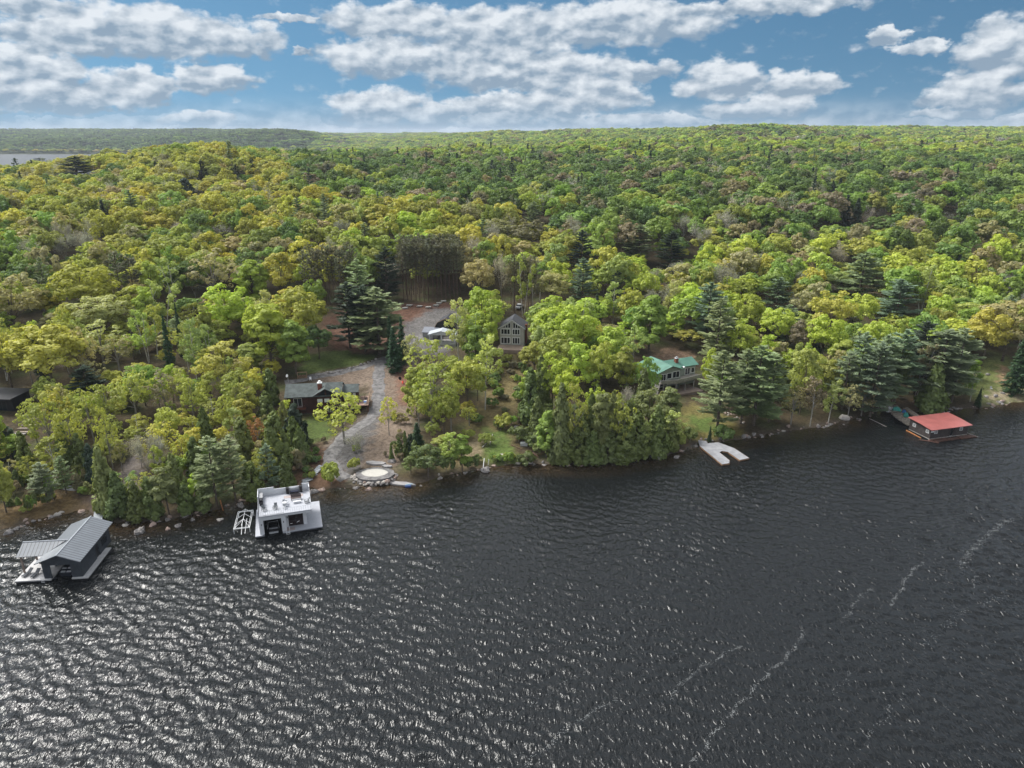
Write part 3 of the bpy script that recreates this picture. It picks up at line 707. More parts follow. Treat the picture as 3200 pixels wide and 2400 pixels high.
for i in range(4): s.slab([(-.35, prev[i][1], prev[i][2]), (.35, prev[i][1], prev[i][2]), (.35, prev[i + 1][1], prev[i + 1][2]), (-.35, prev[i + 1][1], prev[i + 1][2])], .06)
part('seat', s, blackm, t); s = MB(); s.box(-.3, .3, -.4, .2, 0, .18); part('base', s, blackm, t)
# walkway to shore
w0, w1 = flat(286, 1116, .6), flat(304, 1099, .8)
f = MB(); A = place(CB, 3.6, 12.5, 0)[0]; B = flat(213, 1102, .9); dx, dy = B[0] - A[0], B[1] - A[1]; L = math.hypot(dx, dy); nx, ny = -dy / L * .75, dx / L * .75
f.slab([(A[0] - nx, A[1] - ny, .5), (B[0] - nx, B[1] - ny, .95), (B[0] + nx, B[1] + ny, .95), (A[0] + nx, A[1] + ny, .5)], .12)
tag(part('gangway', f, mat('grey_composite', (.27, .29, .31), .7, 2, .05)), 'grey gangway running from the charcoal boathouse roof end to shore', 'gangway')

# ---- red roofed boathouse
RB = thing('boathouse', 'old dark brown boathouse with a broad faded red metal roof', 'boathouse', (98.7, 155.7, 0), R(15.5))
redroof = mat('faded_red_roof', (.33, .105, .095), .30, .5, .10, spec=.6)
f = MB(); f.slab([(0, 0, 2.9), (12.1, 0, 2.9), (12.1, 3.6, 3.28), (0, 3.6, 3.28)], .10).slab([(0, 3.605, 3.28), (12.1, 3.605, 3.28), (12.1, 7.4, 3.42), (0, 7.4, 3.42)], .10); part('roof', f, redroof, RB)
dkb = mat('dark_weathered_boards', (.055, .045, .042), .85, 1.6, .25, .2, stripes=(0, .25, .02, (.03, .025, .022)))
f = MB(); f.wall(.5, 11.6, .45, 2.79, .6, .12, [(1.6, 2.5, 1.6, 2.4), (6.3, 7.3, .45, 2.4), (9.0, 9.9, 1.6, 2.4)])
q = MB(); q.wall(-6.9, -.72, .45, 2.95, .5, .12, [(-6.0, -5.1, 1.6, 2.4), (-2.0, -1.1, 1.6, 2.4)]); q.v = [(b, -a, c) for a, b, c in q.v]; f.add(q.v, q.f)
f.box(11.48, 11.6, .72, 6.9, .45, 2.9).box(.5, 11.6, 6.9, 7.02, .45, 3.1); part('wall', f, dkb, RB)
f = MB(); f.box(6.3, 7.3, .9, .96, .45, 2.4); part('door', f, blackm, RB)
window(RB, 1.6, 1.6, .9, .8, .6, 3, 2); window(RB, 9.0, 1.6, .9, .8, .6, 3, 2)
window(RB, -6.0, 1.6, .9, .8, .5, 3, 2, side=-1); window(RB, -2.0, 1.6, .9, .8, .5, 3, 2, side=-1)
f = MB(); f.box(.55, 1.45, .54, .58, 2.05, 2.35); part('name_plate', f, whitem, RB)
f = MB(); f.box(.5, 11.6, .6, 6.95, .25, .44); part('sill_frame', f, wood, RB)
f = MB(); f.box(.1, 5.5, .1, .55, .05, .3).box(8.3, 12.9, -1.0, .5, .02, .26).box(1.4, 8.2, -.7, .45, -.06, .14); part('crib', f, mat('wet_brown_crib', (.10, .05, .035), .6, 2, .3, .3), RB)
for i in range(6): f = MB(); f.tube([(.8 + i * 2.1, 1.0, -1.5), (.8 + i * 2.1, 1.0, .25)], .16); part('pile', f, wood, RB)
def log(p, q_, r, label, m, group=None, name='log', n=7):
    f = MB(); f.tube([p, tuple((p[i] + q_[i]) / 2 + (0, 0, .04)[i] for i in range(3)), q_], [r, r * .9, r * .7], n); return tag(part(name, f, m), label, 'log', group)


orangelog = mat('orange_wet_log', (.34, .14, .045), .6, 3, .25); greylog = mat('bleached_log', (.42, .39, .36), .8, 3, .2); darklog = mat('dark_wet_log', (.12, .06, .045), .7, 3, .25)
P = lambda x, y, z=0.0: place(RB, x, y, z)[0]
log(P(-.25, 6.8, .12), P(-.5, 2.0, .1), .2, 'orange-brown log floating along the side wall of the red-roofed boathouse', orangelog)
log(P(-1.4, 1.6, .02), P(1.5, -1.3, .05), .14, 'brown waterlogged pole off the corner of the red-roofed boathouse', darklog)
log(P(11.9, 1.5, .5), P(13.4, -.9, .05), .09, 'thin pale pole sloping into the water from the red-roofed boathouse', greylog)
fa, fb_ = flat(1878, 905, .05), flat(1915, 922, .02); log((*fa, .15), (*fb_, .02), .08, 'bleached branch lying in the shallows short of the red-roofed boathouse', greylog)
# landing behind it with clutter
dk = thing('landing', 'weathered plank landing between the shore and the red-roofed boathouse', 'landing', (0, 0, 0))
for nm, pl, z in (('platform', [(1903, 884), (1905, 876), (1938, 875), (1950, 886), (1925, 890)], .95), ('platform', [(1925, 893), (1950, 889), (1970, 905), (1975, 917), (1960, 918), (1940, 905)], .62), ('platform', [(1950, 882), (1985, 907), (1990, 900), (1960, 879)], .75)):
    f = MB(); f.prism([flat(x, y, z) for x, y in pl], z - .25, z); part(nm, f, mat('landing_planks', (.27, .23, .19), .9, 1.5, .3, .3, stripes=(0, .3, .03, (.1, .08, .06))), dk)
f = MB(); f.tube([(*flat(1950, 881, 1.0), 1.0), (*flat(1984, 903, .9), .9)], .07); part('rail', f, tanwood, dk)
f = MB(); f.tube([(*flat(1928, 890, .95), .95), (*flat(1930, 878, 1.0), 2.4)], .05); part('post', f, blackm, dk)


def chair(x, y, z, rz, label, m, group=None):
    t = thing('garden_chair', label, 'chair', (x, y, z), R(rz), group)
    s = MB(); s.box(-.25, .25, -.25, .25, .40, .45); part('seat', s, m, t); s = MB(); s.slab([(-.25, .22, .45), (.25, .22, .45), (.28, .35, .95), (-.28, .35, .95)], .04, (0, 1, 0)); part('backrest', s, m, t)
    for a in (-.22, .18):
        for b in (-.22, .18): s = MB(); s.box(a, a + .04, b, b + .04, 0, .40); part('leg', s, m, t)
    return t


for x, y, rz, lab in ((1899, 880, 70, 'white plastic chair at the outer corner of the cluttered landing'), (1910, 881, 20, 'white plastic chair with green cushion on the cluttered landing'), (1921, 885, 150, 'white plastic chair standing next to the green tarp')):
    cx, cy = flat(x, y, .95); chair(cx, cy, .95, rz, lab, whitem, 'white chairs on the landing')


def tarp(x, y, z, sx_, sy_, h, m, label, seed):
    r = random.Random(seed); mb = MB(); n = 9
    for j in range(n):
        for i in range(n):
            u, v = i / (n - 1) * 2 - 1, j / (n - 1) * 2 - 1; e = max(0, 1 - max(abs(u), abs(v)) ** 3)
            mb.v.append((u * sx_ + r.uniform(-.06, .06), v * sy_ + r.uniform(-.06, .06), e * h * (.75 + r.random() * .4) + .01))
    for j in range(n - 1):
        for i in range(n - 1): mb.f.append((j * n + i, j * n + i + 1, (j + 1) * n + i + 1, (j + 1) * n + i))
    o = part('tarp_bundle', mb, m, None, (x, y, z), R(-25)); return tag(o, label, 'tarp')


teal = mat('teal_tarp', (.05, .30, .24), .5, 3, .2); blue = mat('blue_tarp', (.03, .10, .28), .5, 3, .2); wtarp = mat('white_tarp', (.60, .62, .62), .6, 3, .1)
for (x, y, z, a, b, h, m, lab) in ((1936, 886, .95, 1.1, .7, .9, teal, 'large green tarp over a heap on the cluttered landing'), (1953, 891, .8, .55, .5, .7, blue, 'blue tarp bundle with a white top next to the green tarps'),
                                   (1957, 899, .75, .6, .8, .9, teal, 'green tarp heap pressed against the corner of the red-roofed boathouse'), (1926, 884, .95, .6, .5, .6, wtarp, 'crumpled white tarp bundle beside the large green tarp'), (1920, 890, .7, .6, .3, .35, wtarp, 'flat white sheet bundle hanging over the landing edge')):
    cx, cy = flat(x, y, z); tarp(cx, cy, z, a, b, h, m, lab, int(x))

# ---- weathered U-shaped dock
UD = thing('dock', 'weathered pale plank dock forked like a U below the green-roofed cottage', 'dock', (0, 0, 0))
up = [(43.9, 155.5), (45.7, 155.0), (45.75, 153.75), (48.4, 154.3), (51.1, 151.0), (52.9, 145.7), (50.5, 144.7), (49.1, 149.0), (47.9, 149.5), (47.1, 148.7), (48.2, 144.3), (47.9, 143.9), (47.8, 143.1), (46.0, 142.5), (43.5, 152.2)]
f = MB(); f.prism([up[i] for i in (0, 1, 2, 14)], .42, .52).prism([up[i] for i in (14, 2, 3, 4, 8, 9)], .42, .5).prism([up[i] for i in (4, 5, 6, 7, 8)], .42, .501).prism([up[i] for i in (14, 9, 10, 11, 12, 13)], .42, .502)
part('deck', f, mat('bleached_planks', (.27, .27, .285), .85, .9, .16, .2, stripes=(1, .5, .05, (.22, .22, .235))), UD)
f = MB()
for i, j in ((13, 14), (12, 13), (6, 5), (6, 7), (9, 10), (7, 8), (5, 4)):
    p0, p1 = up[i], up[j]; f.slab([(p0[0], p0[1], .415), (p1[0], p1[1], .415), (p1[0] + .12, p1[1] + .12, .415), (p0[0] + .12, p0[1] + .12, .415)], .3)
part('edge_beam', f, mat('rusty_beam', (.30, .17, .09), .8, 2, .3), UD)
for x, y in ((47, 143.6), (52, 146), (50.9, 146), (45, 150.5), (50.4, 150.6), (48, 145.2), (46.4, 153)): f = MB(); f.tube([(x, y, -2), (x, y, .4)], .14); part('pile', f, wood, UD)

# ================================================================== houses
shingle = mat('grey_green_shingle', (.088, .102, .099), .9, .8, .22, .3, stripes=(2, .12, .01, (.07, .08, .077)))
BC = thing('cottage', 'dark brown log cottage with a grey-green shingle roof and brick chimney', 'cottage', (-56.1, 165.5, 0), R(8))
ze, zr = 7.4, 9.5; hd = 4.3; ML = 14.0
f = MB(); f.slab([(0, 0, ze), (ML, 0, ze), (ML, hd, zr), (0, hd, zr)], .16).slab([(0, hd + .002, zr), (ML, hd + .002, zr), (ML, 2 * hd, ze), (0, 2 * hd, ze)], .16)
f.slab([(ML + .01, 2.2, 7.3), (ML + 3.9, 2.2, 7.3), (ML + 3.9, 4.9, 8.6), (ML + .01, 4.9, 8.6)], .14).slab([(ML + .01, 4.9, 8.6), (ML + 3.9, 4.9, 8.6), (ML + 3.9, 7.6, 7.4), (ML + .01, 7.6, 7.4)], .14)
gx0, gx1, gxm, gy_, = 6.9, 13.3, 10.0, -.9
f.slab([(gx0, gy_ + 1.1, ze + .06), (gxm, gy_, zr + .08), (gxm, hd, zr + .08), (gx0, .0, ze + .06)], .15).slab([(gxm, gy_, zr + .08), (gx1, gy_ + 1.1, ze + .06), (gx1, .0, ze + .06), (gxm, hd, zr + .08)], .15)
part('roof', f, shingle, BC)
f = MB(); yw = .6
f.wall(.5, 6.9, 1.2, 7.2, yw, .2, [(2.1, 4.1, 4.6, 6.9)]).wall(6.9, 13.3, 1.2, 7.35, yw - .35, .2, [(7.8, 9.2, 5.6, 6.7), (9.5, 10.9, 5.6, 6.7), (11.2, 13.0, 5.6, 6.7)])
f.slab([(6.95, yw - .35, 7.35), (13.25, yw - .35, 7.35), (gxm, yw - .35, zr - .15)], .2, (0, 1, 0))
f.box(.5, .7, yw + .2, 8.0, 1.2, 7.3).box(13.3, 13.5, yw, 8, 1.2, 7.3).box(.7, 13.3, 7.8, 8.0, 3, 7.3)
f.slab([(.52, yw, 7.3), (.52, 8.0, 7.3), (.52, hd, zr - .2)], .15, (1, 0, 0))
f.wall(13.5, 17.6, 2.5, 7.2, 2.9, .2, [(14.0, 14.8, 5.3, 6.9), (15.2, 16.0, 5.3, 6.9), (16.3, 17.1, 5.0, 6.9)]); f.box(17.4, 17.6, 3.1, 7.2, 2.5, 7.2)
part('wall', f, brownlog, BC)
blind = mat('white_blind', (.66, .69, .66), .6, 2, .03); dtrim = mat('dark_red_trim', (.12, .045, .03), .7)
for x0, x1 in ((7.8, 9.2), (9.5, 10.9), (11.2, 13.0)): window(BC, x0, 5.6, x1 - x0, 1.1, yw - .35, 1, 1, frame=dtrim, pane=blind)
for x0, x1, z0 in ((14.0, 14.8, 5.3), (15.2, 16.0, 5.3), (16.3, 17.1, 5.0)): window(BC, x0, z0, x1 - x0, 6.9 - z0, 2.9, 1, 1, frame=dtrim, pane=blind)
window(BC, 2.1, 4.6, 2.0, 2.3, yw, 2, 1, frame=whitem, name='sliding_door')
f = MB(); f.slab([(8.2, yw - .39, 7.5), (9.8, yw - .39, 7.5), (9.8, yw - .39, 8.9), (8.2, yw - .39, 7.75)], .03, (0, 1, 0)).slab([(10.2, yw - .39, 7.5), (12.2, yw - .39, 7.5), (12.2, yw - .39, 7.6), (10.2, yw - .39, 8.9)], .03, (0, 1, 0)); part('gable_window', f, gl, BC)
f = MB(); f.box(1.8, 5.0, -.7, .58, 4.3, 4.45); part('balcony', f, dtrim, BC)
f = MB(); f.box(1.8, 5.0, -.7, -.62, 4.45, 4.55).box(1.8, 5.0, -.7, -.62, 5.25, 5.35)
for i in range(12): f.box(1.85 + i * .28, 1.9 + i * .28, -.69, -.64, 4.55, 5.25)
part('railing', f, dtrim, BC)
window(BC, 3.9, 2.2, 1.2, .9, yw, 2, 1, frame=dtrim); window(BC, 10.3, 3.0, 1.8, 1.6, yw - .35, 3, 1, frame=mat('pale_trim', (.5, .48, .46), .6))
f = MB(); f.box(8.0, 9.0, 2.0, 2.8, 7.6, 10.0); ch = part('chimney', f, brick, BC); f = MB(); f.box(7.9, 9.1, 1.9, 2.9, 10.0, 10.25).tube([(8.5, 2.4, 10.25), (8.5, 2.4, 10.55)], .2, 8).tube([(8.5, 2.4, 10.58), (8.5, 2.4, 10.66)], .32, 8); part('cap', f, whitem, ch)
f = MB(); f.box(13.5, 17.9, .0, 2.85, 4.4, 4.55).box(17.6, 20.3, -.2, 6.6, 4.4, 4.55); part('terrace', f, mat('terrace_boards', (.30, .20, .16), .9, 1, .1), BC)
f = MB()
for k in range(9): f.box(20.2, 20.26, -.15 + k * .8, -.09 + k * .8, 4.55, 5.4)
f.box(20.18, 20.28, -.2, 6.5, 5.4, 5.47); part('terrace_rail', f, tanwood, BC)
f = MB()
for x, y in ((13.8, .2), (17.7, 0), (20.1, 0), (20.1, 3), (20.1, 6.4)): f.box(x - .08, x + .08, y - .08, y + .08, 1.5, 4.4)
part('terrace_posts', f, dtrim, BC)
f = MB(); f.box(11.5, 11.6, 7.5, 7.6, 8.0, 9.4).box(13.1, 13.2, 7.5, 7.6, 8.0, 9.4); part('vent_pipe', f, tanwood, BC)
loc, a = place(BC, 19.4, 1.3, 4.55); t = thing('patio_bench', 'white patio bench with a blue cushion on the brown cottage terrace', 'bench', loc, a)
s = MB(); s.box(-.35, .35, -.9, .9, .35, .45); part('seat', s, whitem, t); s = MB(); s.box(-.33, .33, -.85, -.1, .451, .58); part('cushion', s, blue, t); s = MB(); s.box(-.3, .3, -.8, .8, 0, .35); part('base', s, whitem, t)
for k, (y, lab) in enumerate(((3.4, 'black patio chair nearer the white bench on the cottage terrace'), (4.5, 'black patio chair farther along the cottage terrace rail'))):
    loc, a = place(BC, 19.5, y, 4.55, R(90)); chair(loc[0], loc[1], loc[2], math.degrees(a), lab, blackm, 'black terrace chairs')
# satellite dish, firewood rack, white chair, stone edging
gx_, gy__ = hit(280 / 1, 0) if False else hit(623, 826)
t = thing('satellite_dish', 'small white satellite dish on a pole behind the brown cottage', 'satellite dish', (gx_, gy__, hz(gx_, gy__)))
s = MB(); s.tube([(0, 0, 0), (0, 0, 1.8)], .05); part('pole', s, lg, t); s = MB(); s.tube([(0, -.1, 1.9), (-.12, -.28, 2.0)], [.1, .45], 12); part('dish', s, whitem, t)
rx, ry = hit(653, 818); rz_ = hz(rx, ry)
t = thing('firewood_rack', 'open wooden rack half full of split firewood behind the brown cottage', 'firewood rack', (rx, ry, rz_), R(8))
s = MB()
for x in (-1.3, 1.2):
    for y in (0, .55): s.box(x, x + .1, y, y + .1, 0, 1.7)
s.box(-1.3, 1.3, 0, .1, 1.7, 1.8).box(-1.3, 1.3, 0, .1, .15, .25).box(-1.3, 1.3, .55, .65, 1.7, 1.8); part('frame', s, tanwood, t)
s = MB(); rr = random.Random(3)
for i in range(16):
    for j in range(int(4 + 2 * rr.random())): s.tube([(-1.15 + i * .15, .05, .32 + j * .14), (-1.15 + i * .15 + rr.uniform(-.02, .02), .5, .32 + j * .14)], .068, 5)
part('split_logs', s, mat('split_wood', (.30, .19, .12), .9, 4, .4), t)
cx, cy = hit(671, 822); chair(cx, cy, hz(cx, cy), 20, 'white plastic chair standing beside the firewood rack', whitem)
edge = [(684, 812), (692, 810), (700, 807), (708, 806), (716, 806), (723, 804), (732, 803), (740, 801), (748, 799), (756, 797), (764, 794), (772, 792), (780, 789), (788, 786), (796, 783), (804, 780), (812, 776)]
for i, q_ in enumerate(edge):
    pt = hit(*q_)
    if i == 0: lab = 'largest grey boulder at the firewood end of the stone edging'
    elif i == len(edge) - 1: lab = 'pale end stone of the edging where the drive bends uphill'
    else: lab = f'rounded grey lawn-edging stone, {NTH[i]} from the firewood rack end'
    boulder(pt[0], pt[1], (.75 if i in (0, 3, 4, 9, 12) else .5), lab, rock if i < len(edge) - 1 else palerock, 'stones edging the lawn', name='edging_stone')
for x, y, lab in ((1115 / V2, 1072 / V2, 'white angular boulder on red soil, the one by the leafy maple'), (1181 / V2, 1074 / V2, 'white angular boulder on red soil, the one under the big pine')):
    pt = hit(x, y); o = boulder(pt[0], pt[1], .95, lab, palerock, 'twin white boulders', sq=.9); o.location.z += .2
for i, (x, y, r2) in enumerate(((875, 667, 20), (884, 661, -5), (906, 663, 5), (925, 665, 15), (942, 661, 0), (948, 656, 10), (958, 652, 25))):
    pt = hit(x, y); f = MB(); f.slab([(-1.0, -.6, .5), (.9, -.7, .55), (1.1, .5, .5), (-.8, .7, .45)], .28).box(-.7, -.3, -.4, .4, -.2, .22).box(.3, .7, -.4, .4, -.2, .24)
    lab = ['small tilted pale slab nearest the big pine on the red soil', 'long pale flagstone slab just behind the small tilted one', 'wide pale flagstone slab alone in the middle of the red soil', 'narrow flagstone lying low beside the gravel lot', 'stacked pale flagstone slab at the edge of the pine stand', 'upper flagstone slab in front of the red pines', 'half-hidden flagstone slab behind the feathery yellow tree'][i]
    tag(part('stone_slab', f, mat('pale_flagstone', (.40, .39, .36), .9, 1, .1), None, (pt[0], pt[1], hz(*pt)), R(r2)), lab, 'stone slab', 'flagstone slabs on red soil')
# red kayak-like tube and trolley near the little spruces
pt = hit(869, 827); f = MB(); f.tube([(0, 0, .1), (.2, -.5, .5), (.3, -1.1, .15)], [.1, .28, .1], 8); tag(part('red_sled', f, mat('bright_red_plastic', (.62, .05, .02), .4), None, (pt[0], pt[1], hz(*pt))), 'bright red plastic sled lying on soil below the small dark spruces', 'sled')
pt = hit(864, 821); f = MB(); f.tube([(0, 0, .5), (.12, 0, .5)], [.5, .5], 12); tag(part('tyre', f, blackm, None, (pt[0], pt[1], hz(*pt)), R(60)), 'black wheel leaning behind the bright red sled', 'wheel')

# ---- grey gabled house
GH = thing('house', 'grey two-storey house with a glazed gable front and charcoal roof', 'house', (-3.75, 216.3, 6.4), R(-7))
sid = mat('taupe_grey_siding', (.52, .51, .47), .8, 1.0, .08, stripes=(2, .2, .02, (.42, .41, .38)))
Wg, h1, ha, dep = 7.6, 5.5, 8.0, 7.5
wins = [(.25, 1.3, .25, 2.45), (1.45, 3.25, .25, 2.45), (3.85, 4.9, .25, 2.45), (5.0, 6.3, .25, 2.45)]
f = MB(); f.wall(0, Wg, -2, h1, 0, .2, [(.2, 3.3, .2, 2.5), (3.8, 6.35, .2, 2.5), (.2, 3.3, 3.2, 5.2), (3.8, 6.35, 3.2, 5.2)])
f.slab([(0, 0, h1), (Wg, 0, h1), (Wg / 2, 0, ha - .1)], .2, (0, 1, 0)); f.box(0, .2, .2, dep, -2, h1).box(Wg - .2, Wg, .2, dep, -2, h1).box(0, Wg, dep, dep + .2, -2, h1); part('wall', f, sid, GH)
for x0, x1 in ((.2, 3.3), (3.8, 6.35)):
    window(GH, x0, .2, x1 - x0, 2.3, 0, 3, 1, fw=.26, frame=whitem); window(GH, x0, 3.2, x1 - x0, 2.0, 0, 3, 1, fw=.26, frame=whitem)
def gz(x): return h1 + (ha - .1 - h1) * (1 - abs(x - Wg / 2) / (Wg / 2)) - .35
for x0, x1 in ((.9, 3.3), (4.1, 6.3)):
    fr_ = MB(); fr_.slab([(x0, -.05, 5.35), (x1, -.05, 5.35), (x1, -.05, gz(x1)), (x0, -.05, gz(x0))], .04, (0, 1, 0)); wf = part('gable_window', fr_, whitem, GH)
    pn = MB()
    for k in range(3):
        a0 = x0 + (x1 - x0) * k / 3 + .1; a1 = x0 + (x1 - x0) * (k + 1) / 3 - .08
        if gz(a0) > 5.6 and gz(a1) > 5.6: pn.slab([(a0, -.06, 5.47), (a1, -.06, 5.47), (a1, -.06, gz(a1) - .14), (a0, -.06, gz(a0) - .14)], .05, (0, 1, 0))
    part('pane', pn, gl, wf)
f = MB(); f.slab([(-.4, -.5, h1 - .15), (Wg / 2, -.5, ha + .1), (Wg / 2, dep + .4, ha + .1), (-.4, dep + .4, h1 - .15)], .15).slab([(Wg / 2, -.5, ha + .1), (Wg + .4, -.5, h1 - .15), (Wg + .4, dep + .4, h1 - .15), (Wg / 2, dep + .4, ha + .1)], .15); part('roof', f, mat('charcoal_shingle', (.060, .062, .070), .9, 2, .15), GH)
f = MB(); f.slab([(-.45, -.55, h1 - .18), (Wg / 2, -.55, ha + .09), (Wg / 2, -.55, ha - .14), (-.4, -.55, h1 - .42)], .045, (0, 1, 0)).slab([(Wg / 2, -.55, ha + .09), (Wg + .45, -.55, h1 - .18), (Wg + .4, -.55, h1 - .42), (Wg / 2, -.55, ha - .14)], .045, (0, 1, 0)); part('bargeboard', f, whitem, GH)
f = MB(); f.box(Wg + .02, Wg + .62, 2, 2.8, 0, 6.1); part('chimney', f, brick, GH)
f = MB(); f.box(-.2, Wg, -6, -.3, -1.6, .06); part('patio', f, mat('tan_patio', (.36, .27, .22), .9, 1.2, .08), GH)
for x, y, s, lab in ((1136, 752, .9, 'pale boulder just off the patio corner of the grey gabled house'), (1143, 757, .55, 'smaller pale boulder touching the one at the patio corner')):
    pt = hit(x, y); boulder(pt[0], pt[1], s, lab, palerock, 'pale boulders at the patio corner')
pt = hit(1122, 665); CR = thing('parked_car', 'white car mostly hidden by trees behind the grey gabled house', 'car', (pt[0], pt[1], hz(*pt)), R(70))
f = MB(); f.slab([(-2.1, -.85, .85), (2.1, -.85, .85), (2.1, .85, .85), (-2.1, .85, .85)], .55); part('body', f, mat('white_car_paint', (.75, .76, .78), .25), CR)
f = MB(); f.v = [(-1.5, -.8, .86), (1.2, -.8, .86), (1.2, .8, .86), (-1.5, .8, .86), (-1.1, -.68, 1.45), (.6, -.68, 1.45), (.6, .68, 1.45), (-1.1, .68, 1.45)]; f.f = [(4, 5, 6, 7), (0, 1, 5, 4), (1, 2, 6, 5), (2, 3, 7, 6), (3, 0, 4, 7)]; part('cabin', f, gl, CR)
f = MB(); f.slab([(-1.05, -.66, 1.5), (.55, -.66, 1.5), (.55, .66, 1.5), (-1.05, .66, 1.5)], .045); part('roof', f, MATS['white_car_paint'], CR)
for x in (-1.3, 1.3):
    for y in (-.8, .8): f = MB(); f.tube([(x, y - .1, .32), (x, y + .1, .32)], .32, 12); part('wheel', f, blackm, CR)

# ---- black gambrel garage and pale pavilion
GB = thing('garage', 'black gambrel-roofed garage behind the pale pavilion', 'garage', (-25.2, 224.0, 7.0), R(-8))
prof = [(0, 2.3), (1.3, 4.6), (4.1, 6.0), (6.9, 4.6), (8.2, 2.3)]
f = MB(); f.slab([(0, 0, -1)] + [(x, 0, z) for x, z in prof] + [(8.2, 0, -1)], 7, (0, 1, 0)); part('wall', f, mat('black_siding', (.035, .035, .036), .8, 1, .3), GB)
f = MB()
for (x0, z0), (x1, z1) in zip(prof, prof[1:]): f.slab([(x0, -.3, z0 + .05), (x1, -.3, z1 + .05), (x1, 7.2, z1 + .05), (x0, 7.2, z0 + .05)], .05)
part('roof', f, mat('dark_shingle', (.05, .05, .055), .9, 2, .15), GB)
f = MB()
for (x0, z0), (x1, z1) in zip(prof, prof[1:]): f.slab([(x0, -.33, z0 + .12), (x1, -.33, z1 + .12), (x1, -.33, z1 - .1), (x0, -.33, z0 - .1)], .06, (0, 1, 0))
part('trim', f, tanwood, GB)
f = MB(); f.box(4.0, 6.3, -.03, -.005, -.3, 2.6); part('door', f, mat('charcoal_door', (.06, .062, .066), .6), GB)
SH_ = thing('shed', 'low grey shed wing between the gravel lot and the pale pavilion', 'shed', (-28.4, 220.5, 6.9), R(-6))
f = MB(); f.box(0, 4.6, 0, 3.6, -1, 2.3); part('wall', f, mat('light_grey_wall', (.33, .33, .34), .8, 1, .08), SH_)
f = MB(); f.slab([(-.25, -.3, 2.35), (4.8, -.3, 2.35), (4.8, 3.9, 3.1), (-.25, 3.9, 3.1)], .12); part('roof', f, mat('slate_roof', (.18, .19, .22), .7), SH_)
PV = thing('pavilion', 'pale grey open pavilion with white columns and a low gable roof', 'pavilion', (-26.3, 215.8, 7.0), R(-4))
f = MB(); f.slab([(0, 0, 2.7), (4.2, 0, 3.9), (4.2, 4.5, 3.9), (0, 4.5, 2.7)], .12).slab([(4.2, 0, 3.9), (8.8, 0, 2.7), (8.8, 4.5, 2.7), (4.2, 4.5, 3.9)], .12); part('roof', f, mat('pale_blue_grey_roof', (.40, .43, .46), .6, 1, .06), PV)
f = MB(); f.slab([(.3, .12, 2.55), (8.5, .12, 2.55), (8.5, .12, 2.75), (4.2, .12, 3.75), (.3, .12, 2.75)], .1, (0, 1, 0)); part('gable', f, white, PV)
for x in (.4, 4.1, 8.1):
    f = MB(); f.box(x, x + .4, .15, .55, -.8, 2.55); part('column', f, white, PV)
for x in (.4, 8.1): f = MB(); f.box(x, x + .4, 3.9, 4.3, -.8, 2.7); part('column', f, white, PV)
f = MB(); f.box(0, 8.8, -.2, 4.6, -1.0, .05); part('floor_slab', f, mat('concrete', (.42, .41, .39), .9, 1, .1), PV)

# ---- green-roofed cottage
GC = thing('cottage', 'sage cottage with a green roof and a deck on posts', 'cottage', (39.7, 182.9, 0), R(25))
greenroof = mat('green_metal_roof', (.082, .190, .145), .55, .35, .13, spec=.4)
sage = mat('sage_siding', (.27, .30, .26), .8, 1, .08, stripes=(0, .22, .015, (.21, .235, .20)))
e0, r0_ = 8.0, 9.55; xm = 4.0; GW = 8.0; GD = 10.0
f = MB(); f.slab([(-.6, 0, e0 - .1), (xm, -.3, r0_), (xm, GD, r0_), (-.6, GD, e0 - .1)], .14).slab([(xm, -.3, r0_), (GW + .2, 0, e0), (GW + .2, 4.6, e0), (xm, GD, r0_)], .14)
f.slab([(4.9, 1.9, 8.06), (14.6, 1.9, 8.0), (14.6, 5.2, 9.4), (4.6, 5.2, 9.4)], .14).slab([(4.6, 5.2, 9.4), (14.6, 5.2, 9.4), (14.6, 8.6, 8.0), (4.6, 8.6, 8.0)], .14)
part('roof', f, greenroof, GC)
ops = [(.9, 2.6, 5.3, 7.3), (2.85, 4.5, 5.7, 7.4), (4.75, 7.1, 5.7, 7.6)]
f = MB(); f.wall(.2, 7.6, 5.2, 8.0, .6, .18, ops); f.slab([(.2, .6, 8.0), (7.6, .6, 8.0), (xm, .6, 9.35)], .18, (0, 1, 0)); f.box(.2, .38, .78, 9.6, 2, 7.9).box(7.42, 7.6, .78, 3, 2, 7.9)
f.wall(7.6, 14.0, 5.2, 7.9, 2.5, .18, [(10.4, 12.2, 5.3, 7.3), (12.5, 13.7, 5.6, 7.2)]); f.box(13.82, 14.0, 2.68, 8.2, 2, 8.0).box(.4, 14, 8.2, 8.4, 3, 8.0); f.wall(.2, 14.0, 1.5, 5.0, 2.9, .18, [(.9, 2.0, 2.6, 4.4), (2.6, 5.2, 2.9, 4.5)])
f.slab([(13.9, 2.6, 8.0), (13.9, 8.2, 8.0), (13.9, 5.2, 9.3)], .1, (1, 0, 0)); part('wall', f, sage, GC)
for x0, x1, z0, z1 in ops: window(GC, x0, z0, x1 - x0, z1 - z0, .6, 2 if x1 - x0 > 1.66 else 1, 1, fw=.11)
window(GC, 10.4, 5.3, 1.8, 2.0, 2.5, 2, 1, fw=.1); window(GC, 12.5, 5.6, 1.2, 1.6, 2.5, 1, 1, fw=.1); window(GC, 2.6, 2.9, 2.6, 1.6, 2.9, 2, 1, fw=.1); window(GC, .9, 2.6, 1.1, 1.8, 2.9, 1, 1, fw=.1, name='lower_door')
dkp = [(0, .55), (.3, -.6), (1.3, -1.1), (4.4, -1.9), (14.4, -.6), (14.4, 2.45), (7.65, 2.45), (7.65, .55)]
